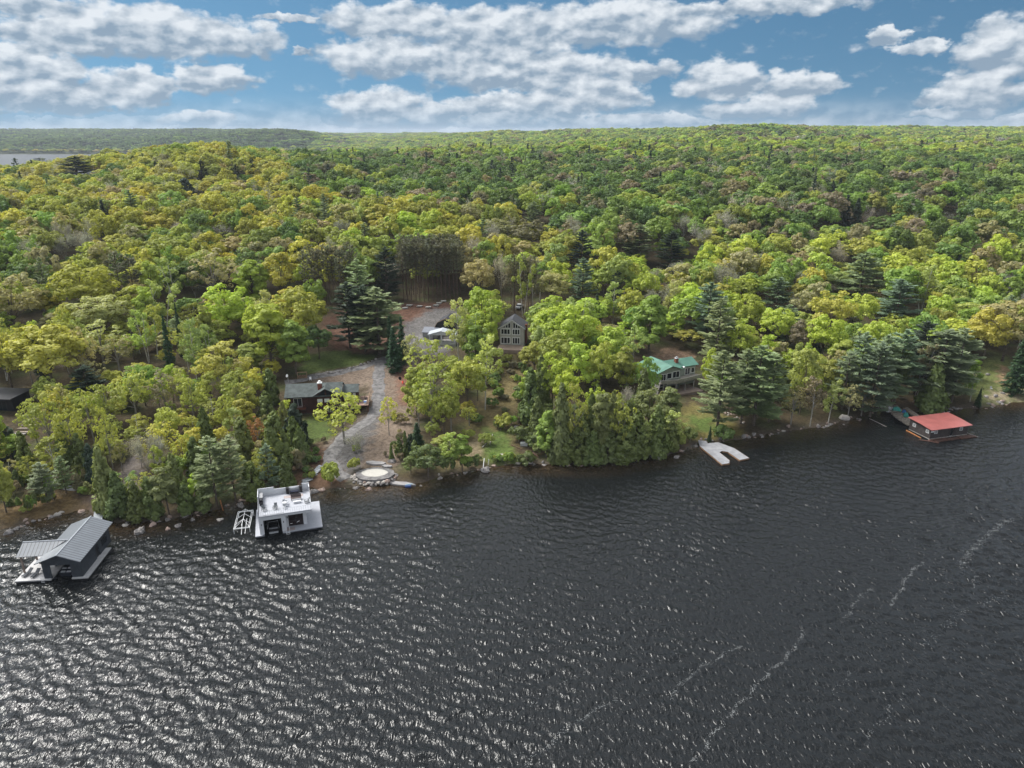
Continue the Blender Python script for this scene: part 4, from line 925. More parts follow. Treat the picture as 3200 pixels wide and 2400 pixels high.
f = MB(); f.prism(dkp, 5.0, 5.15); part('deck', f, mat('deck_boards', (.32, .29, .25), .9, 1, .12), GC)
wallm = mat('grey_green_deck_skirt', (.31, .30, .25), .9, 1.5, .15, stripes=(0, .16, .02, (.22, .21, .18)))
f = MB()
for i in (1, 2, 3): (xa, ya), (xb, yb) = dkp[i], dkp[i + 1]; f.slab([(xa, ya, 6.02), (xb, yb, 6.02), (xb, yb + .06, 6.02), (xa, ya + .06, 6.02)], 1.1)
part('parapet', f, wallm, GC)
f = MB(); f.tube([(dkp[i][0], dkp[i][1], 6.06) for i in (1, 2, 3, 4)], .06, 4); part('handrail', f, mat('pale_handrail', (.50, .46, .42), .8), GC)
for x, y in ((1.0, -.7), (4.5, -1.6), (8.0, -1.1), (11.2, -.7), (14.2, -.4)): f = MB(); f.box(x - .11, x + .11, y - .11, y + .11, 1.2, 5.0); part('post', f, wood, GC)
f = MB(); A = (-.1, .4, 5.05); B = (-3.2, -2.6, 2.1)
for o_ in ((-.45, .45), (.45, -.45)): f.slab([(A[0] + o_[0], A[1] + o_[1], A[2]), (B[0] + o_[0], B[1] + o_[1], B[2]), (B[0] + o_[0] * .8, B[1] + o_[1] * .8, B[2]), (A[0] + o_[0] * .8, A[1] + o_[1] * .8, A[2])], .25)
for i in range(12):
    t_ = i / 12; c = [A[k] + (B[k] - A[k]) * t_ for k in range(3)]; f.slab([(c[0] - .4, c[1] + .4, c[2]), (c[0] + .4, c[1] - .4, c[2]), (c[0] + .2, c[1] - .6, c[2]), (c[0] - .6, c[1] + .2, c[2])], .05)
for o_ in ((-.5, .5), (.5, -.5)): f.tube([(A[0] + o_[0], A[1] + o_[1], A[2] + .9), (B[0] + o_[0], B[1] + o_[1], B[2] + .9)], .05, 4)
part('staircase', f, MATS['pale_handrail'], GC)
f = MB(); f.box(7.9, 8.8, 3.6, 4.4, 8.3, 10.0); ch = part('chimney', f, brick, GC); f = MB(); f.box(7.85, 8.85, 3.55, 4.45, 10.0, 10.1).tube([(8.35, 4, 10.1), (8.35, 4, 10.5)], .22, 8); part('cap', f, lg, ch)
f = MB(); f.tube([(8.7, 1.2, 7.95), (8.65, 1.0, 8.35)], [.05, .3], 10); part('satellite_dish', f, whitem, GC)
f = MB(); f.prism([(1.5, -3.2), (12.5, -3.4), (12, 2.8), (0, 2.8)], 1.6, 2.35); part('patio', f, mat('brown_patio', (.24, .18, .15), .9, 1.2, .12), GC)
for i in range(9):
    pt = place(GC, 10.9 + i * .35, -3.8 - i * .75, 0)[0]; f = MB(); f.box(-.7, .7, -.18, .18, -.25, .05)
    tag(part('timber_step', f, mat('dark_timber', (.10, .08, .07), .9), None, (pt[0], pt[1], 2.25 - i * .13), R(20)), f'dark timber step, {NTH[i]} down from the green-roofed cottage patio', 'step', 'timber steps below the green-roofed cottage')
for i in range(26):                    # broken white stones along the bank
    t_ = i / 25; pt = hit(1530 + 78 * t_ + random.uniform(-3, 3), 872 + 38 * t_ ** .9 + random.uniform(-4, 4))
    boulder(pt[0], pt[1], random.uniform(.25, .5), f'pale broken rock behind the forked dock lawn, {NTH[i]} from the cottage end', random.choice([palerock, pinkrock]), 'broken rocks behind the dock lawn', name='broken_rock')

# ---- black house at the far left edge, with its stone steps
BH = thing('house', 'black modern house with a pale terrace cut off by the photo edge', 'house', (*flat(-30, 905, 4), 0), R(-4))
f = MB(); f.box(-6, 4.2, 4, 10, 2.0, 8.0); part('wall', f, blackm, BH)
f = MB(); f.box(-6.3, 5.3, 2.2, 10.3, 8.0, 8.3); part('roof', f, mat('black_roof', (.03, .03, .035), .7), BH)
window(BH, -1.0, 4.6, 3.6, 2.4, 4, 3, 1, frame=blackm)
f = MB(); f.box(-6, 4.6, .4, 3.9, 3.6, 3.9); part('terrace', f, white, BH)
for x in (-2.4, 1.1, 4.3): f = MB(); f.box(x, x + .2, .6, .8, 1, 3.6); part('post', f, blackm, BH)
stepm = mat('tan_stone_step', (.36, .30, .25), .9, 1.2, .15)
for i, (x, y, w_) in enumerate(((78, 885, 1.6), (75, 891, 1.7), (72, 898, 1.7), (68, 905, 1.8), (64, 912, 2.0), (60, 919, 2.2), (54, 926, 2.3), (50, 934, 2.3))):
    pt = hit(x, y); f = MB(); f.box(-w_, w_, -.22, .22, -.3, .12); tag(part('stone_step', f, stepm, None, (pt[0], pt[1], hz(*pt) + .05), R(2)), f'broad tan stone step beside the black house, {NTH[i]} from the top', 'step', 'stone steps beside the black house')
for i, (x, y, lab) in enumerate(((10, 968, 'flat grey terrace slab under the bushes below the black house'), (30, 940, 'pale sloping slab at the foot of the steps by the black house'))):
    pt = hit(x, y); f = MB(); f.prism([(-2.2, -.8), (2, -1), (2.4, .9), (-1.8, 1.1)], -.2, .15); tag(part('rock_slab', f, rock, None, (pt[0], pt[1], hz(*pt))), lab, 'rock slab')

# ---- small shore things
scx, scy = flat(810, 1025, 1.0)
t = thing('sand_pad', 'pale sand circle on a raised gravel pad held by boulders', 'sand pad', (scx, scy, 0)); zt = 1.25
f = MB(); rr = random.Random(2); f.prism([(4.1 * math.cos(a) * (1 + rr.uniform(-.04, .04)), 3.0 * math.sin(a) * (1 + rr.uniform(-.04, .04))) for a in [i * 6.2832 / 28 for i in range(28)]], -.4, zt); part('gravel_pad', f, gravel, t)
f = MB(); f.prism([(-.1 + 2.75 * math.cos(a) * (1 + rr.uniform(-.07, .05)), .25 + 1.85 * math.sin(a) * (1 + rr.uniform(-.07, .05))) for a in [i * 6.2832 / 30 for i in range(30)]], zt - .02, zt + .05); part('sand', f, mat('pale_sand', (.44, .42, .38), .95, 2, .04), t)
for i in range(30):
    a = R(170 + 200 * i / 29); x = scx + 4.35 * math.cos(a) + rr.uniform(-.15, .15); y = scy + 3.3 * math.sin(a) + rr.uniform(-.2, .2)
    boulder(x, y, rr.uniform(.45, .75), f'rounded boulder walling the sand pad, {NTH[i]} from the drive end', rr.choice([rock, pinkrock, palerock]), 'boulders walling the sand pad', z=.25 + (i % 2) * .35)
for i in range(12):
    a = rr.uniform(0, 6.28); boulder(scx - 3.9 + rr.uniform(-.9, .6), scy - .9 + rr.uniform(-1.1, 1.1), rr.uniform(.2, .38), 'small broken white rock heaped beside the sand pad', palerock, 'white rubble beside the sand pad', z=.8, name='rubble')
for x, y, sx_, sy_, lab in ((812, 1007, 2.6, .9, 'pale bedrock shelf just behind the sand circle'), (866, 1040, 3.0, 1.0, 'long grey bedrock ledge running into the water past the sand pad'), (836, 1012, 1.2, .6, 'small pale ledge between the sand pad and grass')):
    px_, py_ = flat(x, y, .7); f = MB(); rr = random.Random(int(x)); f.prism([(sx_ * math.cos(a) * rr.uniform(.75, 1.1), sy_ * math.sin(a) * rr.uniform(.7, 1.1)) for a in [i * 6.2832 / 12 for i in range(12)]], -1, .0)
    tag(part('bedrock_ledge', f, mat('pale_bedrock', (.29, .275, .275), .9, 1, .15, .4), None, (px_, py_, max(.3, hz(px_, py_) + .3)), R(-12)), lab, 'rock ledge')
px_, py_ = flat(884, 1048, .3); f = MB(); f.slab([(-.7, -.18, .25), (.7, -.1, .3), (.65, .1, .3), (-.7, .08, .25)], .1); o = part('paddle_board', f, mat('pale_blue_board', (.22, .36, .46), .5), None, (px_, py_, .3), R(8)); tag(o, 'pale blue board lying on the ledge beyond the sand pad', 'board')
f = MB(); f.box(-.6, .6, -.2, .2, 0, .35); tag(part('blue_crate', f, mat('blue_plastic', (.04, .08, .22), .5), None, (px_ - .2, py_ - .5, .1), R(8)), 'dark blue crate below the pale blue board', 'crate')
# grey steps down to the white boathouse
stepg = mat('grey_composite_step', (.34, .36, .38), .8, 2, .05)
A = (flat(659, 1044, .9), .55); 
sl = [(656, 1046), (658, 1043), (664, 1036), (674, 1026), (678, 1022), (681, 1019), (684, 1016), (687, 1013), (690, 1010), (693, 1007)]
for i, (x, y) in enumerate(sl):
    z = .55 + i * .13; px_, py_ = flat(x, y, z); f = MB(); dpt = .9 if i in (2, 3) else .24
    f.box(-.75, .75, -dpt, dpt, -.09, .03)
    tag(part('stair_tread', f, stepg, None, (px_, py_, max(z, hz(px_, py_) + .06)), R(-38)), f'grey stair tread behind the white boathouse, {NTH[i]} up from the water', 'step', 'stair treads behind the white boathouse')
# small shore steps, box, posts, boulders
px_, py_ = flat(1089, 991, .6); t = thing('shore_steps', 'weathered brown wooden steps dropping into the water at the cleared shore', 'steps', (px_, py_, 0), R(-3))
for k in range(5): f = MB(); f.box(-.55, .55, .6 - k * .62, 1.2 - k * .62, .75 - k * .2, .87 - k * .2); part('tread', f, mat('brown_grey_step', (.22, .18, .17), .9, 3, .2), t)
pt = hit(1132, 962); f = MB(); f.box(-.8, .8, -.5, .5, 0, .55).box(-.85, .85, -.55, .55, .55, .65); tag(part('storage_box', f, mat('pale_grey_box', (.50, .51, .51), .7, 2, .05), None, (pt[0], pt[1], hz(*pt)), R(-6)), 'pale grey storage box alone on the cleared shore', 'storage box')
for x0, y0, x1, y1, lab in ((1046, 990, 1042, 1022, 'tall white post leaning in the water near the big grey boulder'), (1056, 992, 1054, 1006, 'short white post standing at the cleared shoreline')):
    q0 = flat(x1, y1, 0); f = MB(); top = flat(x0, y0, 1.6); f.tube([(q0[0], q0[1], -.4), (top[0], top[1], 1.6)], .07); tag(part('post', f, whitem), lab, 'post', 'white shoreline posts')
BL = [(1049 / 1, 1016, 1.25, rock, 'big grey boulder in the water beside the tall white post'), (1114, 925, .9, rock, 'lone grey boulder on the cleared slope below the grey house'), (1085, 986, .8, palerock, 'white-topped boulder right above the brown shore steps'), (1137, 944, .6, rock, 'half-hidden grey boulder in the bushes above the storage box'),
      (1423, 995, .8, palerock, 'pale boulder at the waterline under the cedars, first of the pair'), (1461, 995, .8, rock, 'grey boulder at the waterline under the cedars, second of the pair'), (1822, 904, 1.3, palerock, 'large pale boulder on the bank short of the red-roofed boathouse'), (1703, 922, .8, pinkrock, 'pinkish boulder at the water edge below the leaning birches'),
      (303, 1148, 1.25, rock, 'largest half-submerged boulder between the two left boathouses'), (330, 1132, .9, pinkrock, 'flat pinkish boulder behind the largest submerged one'), (270, 1134, .6, palerock, 'small pale boulder nearest the charcoal boathouse roof'), (385, 1135, .7, rock, 'low grey boulder awash in the middle of the left bay'),
      (362, 1142, .6, pinkrock, 'low pinkish boulder awash in the left bay'), (416, 1122, .6, rock, 'dark boulder at the cedar roots in the left bay'), (475, 1122, .6, palerock, 'pale boulder nearest the canopy frame'), (676, 1063, 1.0, rock, 'grey boulder against the lake corner of the white boathouse deck'), (695, 1058, .8, pinkrock, 'pinkish boulder next to the white boathouse corner boulder'),
      (20, 1150, .9, rock, 'rounded boulder at the left photo edge by the water'), (35, 1142, .7, rock, 'smaller dark boulder along the left shore'), (215, 1131, .8, palerock, 'flat pale boulder in the shallows by the gangway'), (848, 1008, .9, rock, 'large grey boulder at the arborvitae end of the sand pad'), (520, 1092, 1.1, rock, 'long dark boulder beside the canopy frame')]
for x, y, s, m, lab in BL:
    pt = hit(x, y, .0) if y < 1000 and x not in (1049,) else flat(x, y, .1)
    boulder(pt[0], pt[1], s, lab, m, None, z=max(-.1, hz(*pt)))
rr = random.Random(12); SHORE = []
for i in range(230):
    x = rr.uniform(-93, 136)
    if -47 < x < -36 or 95 < x < 107: continue
    y = np.interp(x, SX, SY) + rr.gauss(-.1, .65); s = rr.uniform(.22, .62) * (1.25 if math.sin(x * .35) > .3 else .85)
    m_ = rr.choice([rock, rock, pinkrock, palerock] if rr.random() < .5 else [rock, pinkrock]); SHORE.append((m_, boulder(x, y, s, 'small shoreline rock', m_, None, z=max(-.15, hz(x, y)) - .05, name='shore_rock')))
# chairs and table on the far right lawn
for x, y, rz, lab, m in ((2122, 841, 60, 'dark garden chair nearest the small spruce on the right lawn', blackm), (2141, 842, 0, 'grey wide garden chair in the middle of the right lawn', lg), (2187, 839, 10, 'white garden chair at the right end of the lawn edge', whitem)):
    pt = hit(x, y); chair(pt[0], pt[1], hz(*pt), rz, lab, m, 'chairs on the right lawn')
for x, y, s, lab in ((2133, 810, .8, 'white boulder in the flower bed on the right lawn'), (2130, 858, .7, 'pale rock at the lawn edge beside the grey chair'), (2150, 856, .8, 'grey rock under the lawn bank on the right'), (2165, 850, .6, 'flat pale rock below the white garden chair')):
    pt = hit(x, y); boulder(pt[0], pt[1], s, lab, palerock if 'hit' not in lab and s != .8 else rock)
# utility pole far up the hill
pt = hit(1966, 496, 0); pt = pt or (60, 400); t = thing('utility_pole', 'thin utility pole with a crossarm poking out of the forest on the right hillside', 'utility pole', (pt[0], pt[1], hz(*pt)), R(30))
f = MB(); f.tube([(0, 0, 0), (0, 0, 13)], [.18, .12]); part('pole', f, greylog, t); f = MB(); f.box(-1.5, 1.5, -.08, .08, 12, 12.2).box(-1.2, 1.2, -.07, .07, 11, 11.2); part('crossarm', f, greylog, t)
# fallen poles on the cleared shore
for (x0, y0, x1, y1, r, lab, m) in ((1104, 963, 1127, 972, .09, 'thin dark pole lying on the cleared shore beside the storage box', darklog), (1150, 980, 1164, 989, .12, 'reddish log at the root of the shoreline cedars', darklog), (1064, 940, 1058, 962, .1, 'bleached curved log at the brush heap edge', greylog), (1042, 968, 1052, 957, .1, 'pale log on the brush heap', greylog),
                                    (476, 1083, 482, 1104, .14, 'brown log sloping into the dark water near the canopy frame', orangelog), (205, 1080, 233, 1088, .1, 'pale fallen trunk on the dark soil near the gangway', greylog), (1995, 874, 2035, 880, .15, 'weathered log on the bank behind the red-roofed boathouse', greylog)):
    a_, b_ = hit(x0, y0), hit(x1, y1)
    if y1 > 1095: b_ = flat(x1, y1, 0)
    log((a_[0], a_[1], hz(*a_) + .25), (b_[0], b_[1], max(0, hz(*b_)) + .12), r, lab, m)

# ================================================================== trees
TR = np.random.default_rng(21)


def foliage_mat(name, src, transl=.35, rough=.75):
    m = bpy.data.materials.new(name); m.use_nodes = True; t = NT(m.node_tree); nt = m.node_tree; nt.nodes.remove(nt.nodes['Principled BSDF'])
    out = nt.nodes['Material Output']
    if src == 'object': c = t.n('ShaderNodeObjectInfo').outputs['Color']
    else: c = t.n('ShaderNodeAttribute', attribute_type='INSTANCER', attribute_name='tint').outputs['Color']
    ri = t.n('ShaderNodeNewGeometry').outputs['Random Per Island']
    c = t.mix(1.0, c, t.mix(ri, (.90, .91, .88), (1.18, 1.16, 1.10)), 'MULTIPLY')
    d = t.n('ShaderNodeBsdfDiffuse'); t.put(d.inputs[0], c)
    tr = t.n('ShaderNodeBsdfTranslucent'); t.put(tr.inputs[0], t.mix(1.0, c, (1.15, 1.2, .7), 'MULTIPLY'))
    gl_ = t.n('ShaderNodeBsdfGlossy'); gl_.inputs['Roughness'].default_value = .55; gl_.inputs[0].default_value = (.8, .85, .9, 1)
    m1 = t.n('ShaderNodeMixShader'); m1.inputs[0].default_value = transl; nt.links.new(d.outputs[0], m1.inputs[1]); nt.links.new(tr.outputs[0], m1.inputs[2])
    m2 = t.n('ShaderNodeMixShader'); m2.inputs[0].default_value = .025; nt.links.new(m1.outputs[0], m2.inputs[1]); nt.links.new(gl_.outputs[0], m2.inputs[2])
    nt.links.new(m2.outputs[0], out.inputs[0]); return m


leafM, needleM = foliage_mat('leaves', 'object', .42), foliage_mat('needles', 'object', .28)
leafF, needleF = foliage_mat('far_leaves', 'inst', .40), foliage_mat('far_needles', 'inst', .25)
barkM = mat('bark', (.12, .095, .075), .95, 3, .3); birchM = mat('birch_bark', (.56, .54, .50), .8, 2.5, .12, col2=(.30, .28, .25)); greybark = mat('grey_bark', (.26, .24, .22), .9, 3, .2)


def unit(a): return a / np.maximum(1e-6, np.linalg.norm(a, axis=-1, keepdims=True))


def leafmesh(name, C, N, S, asp, m, up=None):
    n = len(C); r = TR.normal(size=(n, 3)) if up is None else up
    t = unit(np.cross(N, r)); b = unit(np.cross(N, t)) if up is None else unit(np.cross(t, N))
    S = np.asarray(S).reshape(-1, 1); A = t * S; B = b * S * asp
    if up is not None: A, B = t * S * asp, b * S
    k = .25 * N * S
    V = np.stack([C - A - B, C + A - B + k, C + A + B, C - A + B + k], 1).reshape(-1, 3)
    me = bpy.data.meshes.new(name); me.vertices.add(len(V)); me.vertices.foreach_set('co', V.astype(np.float32).ravel())
    me.loops.add(4 * n); me.loops.foreach_set('vertex_index', np.arange(4 * n, dtype=np.int32))
    me.polygons.add(n); me.polygons.foreach_set('loop_start', np.arange(n, dtype=np.int32) * 4); me.polygons.foreach_set('loop_total', np.full(n, 4, np.int32))
    me.update(calc_edges=True); me.materials.append(m); return me


def sph(n): return unit(TR.normal(size=(n, 3)))


def limbs(mb, tips, start_z, r0, seed_pts=None):
    for tp in tips:
        z0 = start_z + (tp[2] - start_z) * .25; a = (0, 0, z0); mid = (tp[0] * .45, tp[1] * .45, z0 + (tp[2] - z0) * .55)
        mb.tube([a, mid, tuple(tp)], [r0, r0 * .6, r0 * .2], 4)


def broad(name, Hh, Rr, nc, nl, ls, z0f=.30, mt=leafM, squash=.75, lo=-.45, shell=(.55, 1.0), cr=(.24, .38), tm=barkM, trunk=True, tr=.22, top=1.0):
    cz = Hh * (1 + z0f) / 2; rz = Hh * (1 - z0f) / 2; d = sph(nc * 3); d = d[d[:, 2] > lo][:nc]
    ph = TR.uniform(0, 6.28, 3); th = np.arctan2(d[:, 1], d[:, 0]); lob = 1 + .16 * np.sin(2 * th + ph[0]) + .10 * np.sin(5 * th + ph[1] + 3 * d[:, 2])
    q = TR.uniform(*shell, len(d)); narrow = np.where(d[:, 2] > 0, 1 - .25 * (top - 1) * d[:, 2], 1)
    pos = np.stack([d[:, 0] * Rr * q * lob * narrow, d[:, 1] * Rr * q * lob * narrow, cz + d[:, 2] * rz * q * (1 + .08 * np.sin(3 * th + ph[2]))], 1)
    c = Rr * TR.uniform(*cr, len(d)); C = []; N = []
    for p_, dd, r in zip(pos, d, c):
        k = int(nl * (r / (Rr * .31)) ** 2) + 1; e = unit(sph(k) + .45 * dd + np.array([0, 0, .35]))
        C.append(p_ + e * r * TR.uniform(.62, 1.05, (k, 1)) * np.array([1, 1, squash])); N.append(unit(e * 1.3 + np.array([0, 0, .25]) + TR.normal(size=(k, 3)) * .38))
    C = np.concatenate(C); N = np.concatenate(N); me = leafmesh(name + '_crown', C, N, ls * TR.uniform(.6, 1.35, len(C)), .75, mt)
    tk = None
    if trunk:
        mb = MB(); mb.tube([(0, 0, -.6), (.1, .05, Hh * .3), (-.08, .1, Hh * .62), (0, 0, Hh * .9)], [tr, tr * .8, tr * .5, tr * .12], 6)
        limbs(mb, pos[:: max(1, len(pos) // 12)], Hh * .25, tr * .35); tk = mb.mesh(name + '_trunk', tm)
    return dict(crown=me, trunk=tk, H=Hh * 1.0 + .2 * Rr, R=Rr * 1.08)


def birch(name, Hh, Rr, nc, nl, ls, stems=1):
    mb = MB(); C = []; N = []
    for s in range(stems):
        lean = TR.uniform(-.09, .09, 2) * (1.6 if stems > 1 else .6); base = TR.uniform(-.3, .3, 2) * (stems > 1)
        top = np.array([base[0] + lean[0] * Hh, base[1] + lean[1] * Hh, Hh * TR.uniform(.88, 1)])
        f = lambda t: np.array([base[0], base[1], 0]) * (1 - t) + top * t
        mb.tube([tuple(f(0) - (0, 0, .5)), tuple(f(.35) + (.12, 0, 0)), tuple(f(.7)), tuple(top)], [.11, .09, .06, .02], 5)
        for i in range(nc // stems):
            t = .33 + .67 * (i + TR.random()) / (nc // stems); a = TR.uniform(0, 6.28); rr_ = Rr * math.sin(math.pi * min(1, (1.05 - t) / .85)) ** .6 * TR.uniform(.35, 1)
            p0 = f(t * .85); tip = f(t) + np.array([math.cos(a) * rr_, math.sin(a) * rr_, .6])
            if i % 2 == 0: mb.tube([tuple(p0), tuple((p0 + tip) / 2 + (0, 0, .3)), tuple(tip)], [.045, .03, .012], 3)
            k = int(nl * TR.uniform(.5, 1.4)); e = sph(k); C.append(tip + e * Rr * .27 * TR.uniform(.4, 1.1, (k, 1)) * np.array([1, 1, 1.15]) - np.array([0, 0, .2])); N.append(unit(e + TR.normal(size=(k, 3)) * .6))
    C = np.concatenate(C); N = np.concatenate(N)
    return dict(crown=leafmesh(name + '_crown', C, N, ls * TR.uniform(.6, 1.3, len(C)), .7, leafM), trunk=mb.mesh(name + '_trunk', birchM), H=Hh, R=Rr)


def bare(name, Hh, Rr, tm=greybark, twigs=900, leaf=0.05):
    mb = MB(); tips = []
    def grow(p, d, L, r, dep):
        q = p + d * L; mb.tube([tuple(p), tuple((p + q) / 2 + TR.normal(size=3) * L * .05), tuple(q)], [r, r * .8, r * .6], 4 if dep < 2 else 3); tips.append((q, d))
        if dep >= 4: return
        for i in range(3 if dep < 3 else 2):
            nd = unit(d + TR.normal(size=3) * .50 + np.array([0, 0, .22])); grow(q - d * L * TR.uniform(0, .35), nd, L * TR.uniform(.62, .82), r * .58, dep + 1)
    grow(np.array([0, 0, -.3]), np.array([0., 0, 1]), Hh * .33, .15, 0)
    T = np.array([t[0] for t in tips]); D = np.array([t[1] for t in tips]); zt = T[:, 2].max(); k = TR.integers(0, len(T), twigs)
    C = T[k] + TR.normal(size=(twigs, 3)) * Rr * .13; N = sph(twigs)
    me = leafmesh(name + '_crown', C, N, TR.uniform(.12, .34, twigs), leaf, leafM)
    return dict(crown=me, trunk=mb.mesh(name + '_trunk', tm), H=max(zt, C[:, 2].max()), R=max(np.abs(T[:, :2]).max(), .5))


def pine(name, Hh, Rr, z0f=.28, lev=15, per=6, nt_=40, ls=.30, thin=.10, shape='white', mt=needleM, tr=.24):
    mb = MB(); C = []; N = []; U = []; bend = TR.uniform(-.3, .3, 2)
    mb.tube([(0, 0, -.6), (bend[0] * .5, bend[1] * .5, Hh * .5), (0, 0, Hh * .97)], [tr, tr * .7, .03], 6)
    for i in range(lev):
        t = i / (lev - 1); z = Hh * (z0f + (1 - z0f) * t ** .9)
        if shape == 'white': env = Rr * min(1, .62 + 1.3 * t) * (1 - t) ** .58 + .25
        elif shape == 'red': env = Rr * (math.sin(math.pi * (.12 + .80 * t))) ** .7
        else: env = Rr * (1 - t) ** .85 * (1 if t > .08 else .8) + .12
        for j in range(per if shape != 'spruce' else per + 2):
            a = TR.uniform(0, 6.28); L = max(.3, env * TR.uniform(.55, 1.15)); rise = {'white': .16, 'red': .25, 'spruce': -.28}[shape] + (.35 * t if shape != 'spruce' else .25 * t)
            d = np.array([math.cos(a), math.sin(a), 0]); p0 = np.array([0, 0, z + TR.uniform(-.25, .25)]); tip = p0 + d * L + np.array([0, 0, L * rise])
            if shape != 'spruce' or j % 3 == 0: mb.tube([tuple(p0), tuple(tip)], [.05, .012], 3)
            k = max(5, int(nt_ * (L / Rr) ** 1.2)); u = TR.uniform(.22 if shape != 'red' else .45, 1.0, k) ** .8; side = np.array([-d[1], d[0], 0])
            w_ = (.20 * L + .22) * (1 - .5 * u) * TR.normal(0, .55, k); pt = p0 + np.outer(u, tip - p0) + np.outer(w_, side) + np.outer(np.abs(TR.normal(0, 1, k)) * .13 * (1 if shape != 'red' else 2.2), [0, 0, 1])
            C.append(pt); dirn = unit(d * 1.0 + side * (w_[:, None] * .8) + np.array([0, 0, .25 if shape != 'spruce' else -.25]) + TR.normal(size=(k, 3)) * .28)
            nn = unit(np.array([0, 0, 1]) + TR.normal(size=(k, 3)) * .45); N.append(nn); U.append(np.cross(dirn, nn) * 0 + dirn)
    k = 26; C.append(np.stack([TR.normal(0, .12, k), TR.normal(0, .12, k), Hh * TR.uniform(.9, 1.0, k)], 1)); N.append(sph(k)); U.append(np.tile([0, 0, 1.], (k, 1)))
    C, N, U = map(np.concatenate, (C, N, U)); t = unit(np.cross(U, N)); S = ls * TR.uniform(.6, 1.4, len(C))
    A = t * S[:, None] * .42; B = unit(U) * S[:, None]; V = np.stack([C - A - B, C + A - B, C + A * .5 + B, C - A * .5 + B], 1).reshape(-1, 3); n = len(C)
    me = bpy.data.meshes.new(name + '_crown'); me.vertices.add(len(V)); me.vertices.foreach_set('co', V.astype(np.float32).ravel()); me.loops.add(4 * n); me.loops.foreach_set('vertex_index', np.arange(4 * n, dtype=np.int32))
    me.polygons.add(n); me.polygons.foreach_set('loop_start', np.arange(n, dtype=np.int32) * 4); me.polygons.foreach_set('loop_total', np.full(n, 4, np.int32)); me.update(calc_edges=True); me.materials.append(mt)
    return dict(crown=me, trunk=mb.mesh(name + '_trunk', barkM if shape != 'red' else mat('red_pine_bark', (.10, .062, .045), .9, 3, .3)), H=Hh, R=Rr)


def cedar(name, Hh, Rr, n, ls, mt=needleM, z0=.04, fat=.75, nc=70):
    C = []; N = []; U = []; ph = TR.uniform(0, 6.28, 3)
    for i in range(nc):
        z = ((i + TR.random()) / nc) ** 1.12; a = i * 2.4 + TR.uniform(-.5, .5); env = Rr * min(1, (z + .06) / .14) ** .5 * (1 - z) ** fat * (1 + .2 * math.sin(2 * a + ph[0]) + .12 * math.sin(9 * z + ph[1]))
        r = env * TR.uniform(.45, .98); c = Rr * (.16 + .22 * (1 - z)) * TR.uniform(.7, 1.3); k = max(8, int(n / nc * (c / (Rr * .28)) ** 1.6)); e = sph(k)
        C.append(np.array([math.cos(a) * r, math.sin(a) * r, Hh * (z0 + (.97 - z0) * z)]) + e * c * TR.uniform(.5, 1.05, (k, 1)) * np.array([.9, .9, 1.5]))
        out = np.array([math.cos(a), math.sin(a), .4]); N.append(unit(e * .7 + out * .5 + TR.normal(size=(k, 3)) * .35)); U.append(unit(np.array([math.cos(a) * .6, math.sin(a) * .6, .9]) + TR.normal(size=(k, 3)) * .45))
    C, N, U = map(np.concatenate, (C, N, U))
    me = leafmesh(name + '_crown', C, N, ls * TR.uniform(.6, 1.4, len(C)), .55, mt, up=U)
    mb = MB(); mb.tube([(0, 0, -.5), (0, 0, Hh * .8)], [.16, .03], 5); return dict(crown=me, trunk=mb.mesh(name + '_trunk', barkM), H=Hh, R=Rr)


def snag(name, Hh):
    mb = MB(); mb.tube([(0, 0, -.4), (.15, .1, Hh * .4), (-.1, 0, Hh * .75), (.1, .1, Hh)], [.20, .16, .10, .03], 6)
    for i in range(5): a = TR.uniform(0, 6.28); z = Hh * TR.uniform(.45, .9); L = TR.uniform(.8, 1.8); mb.tube([(0, 0, z), (math.cos(a) * L * .6, math.sin(a) * L * .6, z + .4), (math.cos(a) * L, math.sin(a) * L, z + TR.uniform(.3, 1.4))], [.07, .05, .02], 4)
    return dict(crown=None, trunk=mb.mesh(name + '_trunk', mat('bleached_wood', (.50, .48, .45), .85, 3, .15)), H=Hh, R=1.2)


PROTO = {
    'broad': [broad('broadleaf', 13, 4.2, 84 - 6 * i, 78, .19, lo=-.55, cr=(.17, .31), shell=(.5, 1.02)) for i in range(6)],
    'airy': [broad('airy_broadleaf', 12, 4.0, 52, 40, .20, z0f=.24, lo=-.75, shell=(.45, 1.05), cr=(.15, .25), tm=greybark) for _ in range(3)],
    'tallb': [broad('tall_broadleaf', 15, 3.2, 52, 95, .20, z0f=.16, cr=(.28, .42), lo=-.8, top=2.2) for _ in range(3)],
    'birch': [birch('birch', 14, 2.4, 26, 62, .17, 1 + (i % 2)) for i in range(4)],
    'bare': [bare('bare_tree', 11, 3, twigs=1500) for _ in range(4)],
    'pine': [pine('white_pine', 20, 4.4, z0f=.15, nt_=115, ls=.33, lev=17) for _ in range(4)],
    'redpine': [pine('red_pine', 20, 2.5, z0f=.50, lev=11, per=6, nt_=34, ls=.26, shape='red', tr=.18) for _ in range(3)],
    'spruce': [pine('spruce', 12, 2.4, z0f=.04, lev=30, per=8, nt_=34, ls=.24, shape='spruce', tr=.16) for _ in range(3)],
    'cedar': [cedar('cedar', 9, 2.0, 3600, .21, fat=f_, nc=n_) for f_, n_ in ((.42, 50), (.55, 62), (.7, 70), (.85, 70), (.5, 40), (.36, 46))],
    'column': [cedar('arborvitae', 4, .65, 1300, .13, fat=.55) for _ in range(1)],
    'shrub': [broad('shrub', 2.6, 1.7, 26, 60, .13, z0f=.02, lo=-.1, tm=greybark, tr=.05) for _ in range(3)],
    'snag': [snag('snag', 8) for _ in range(3)],
}
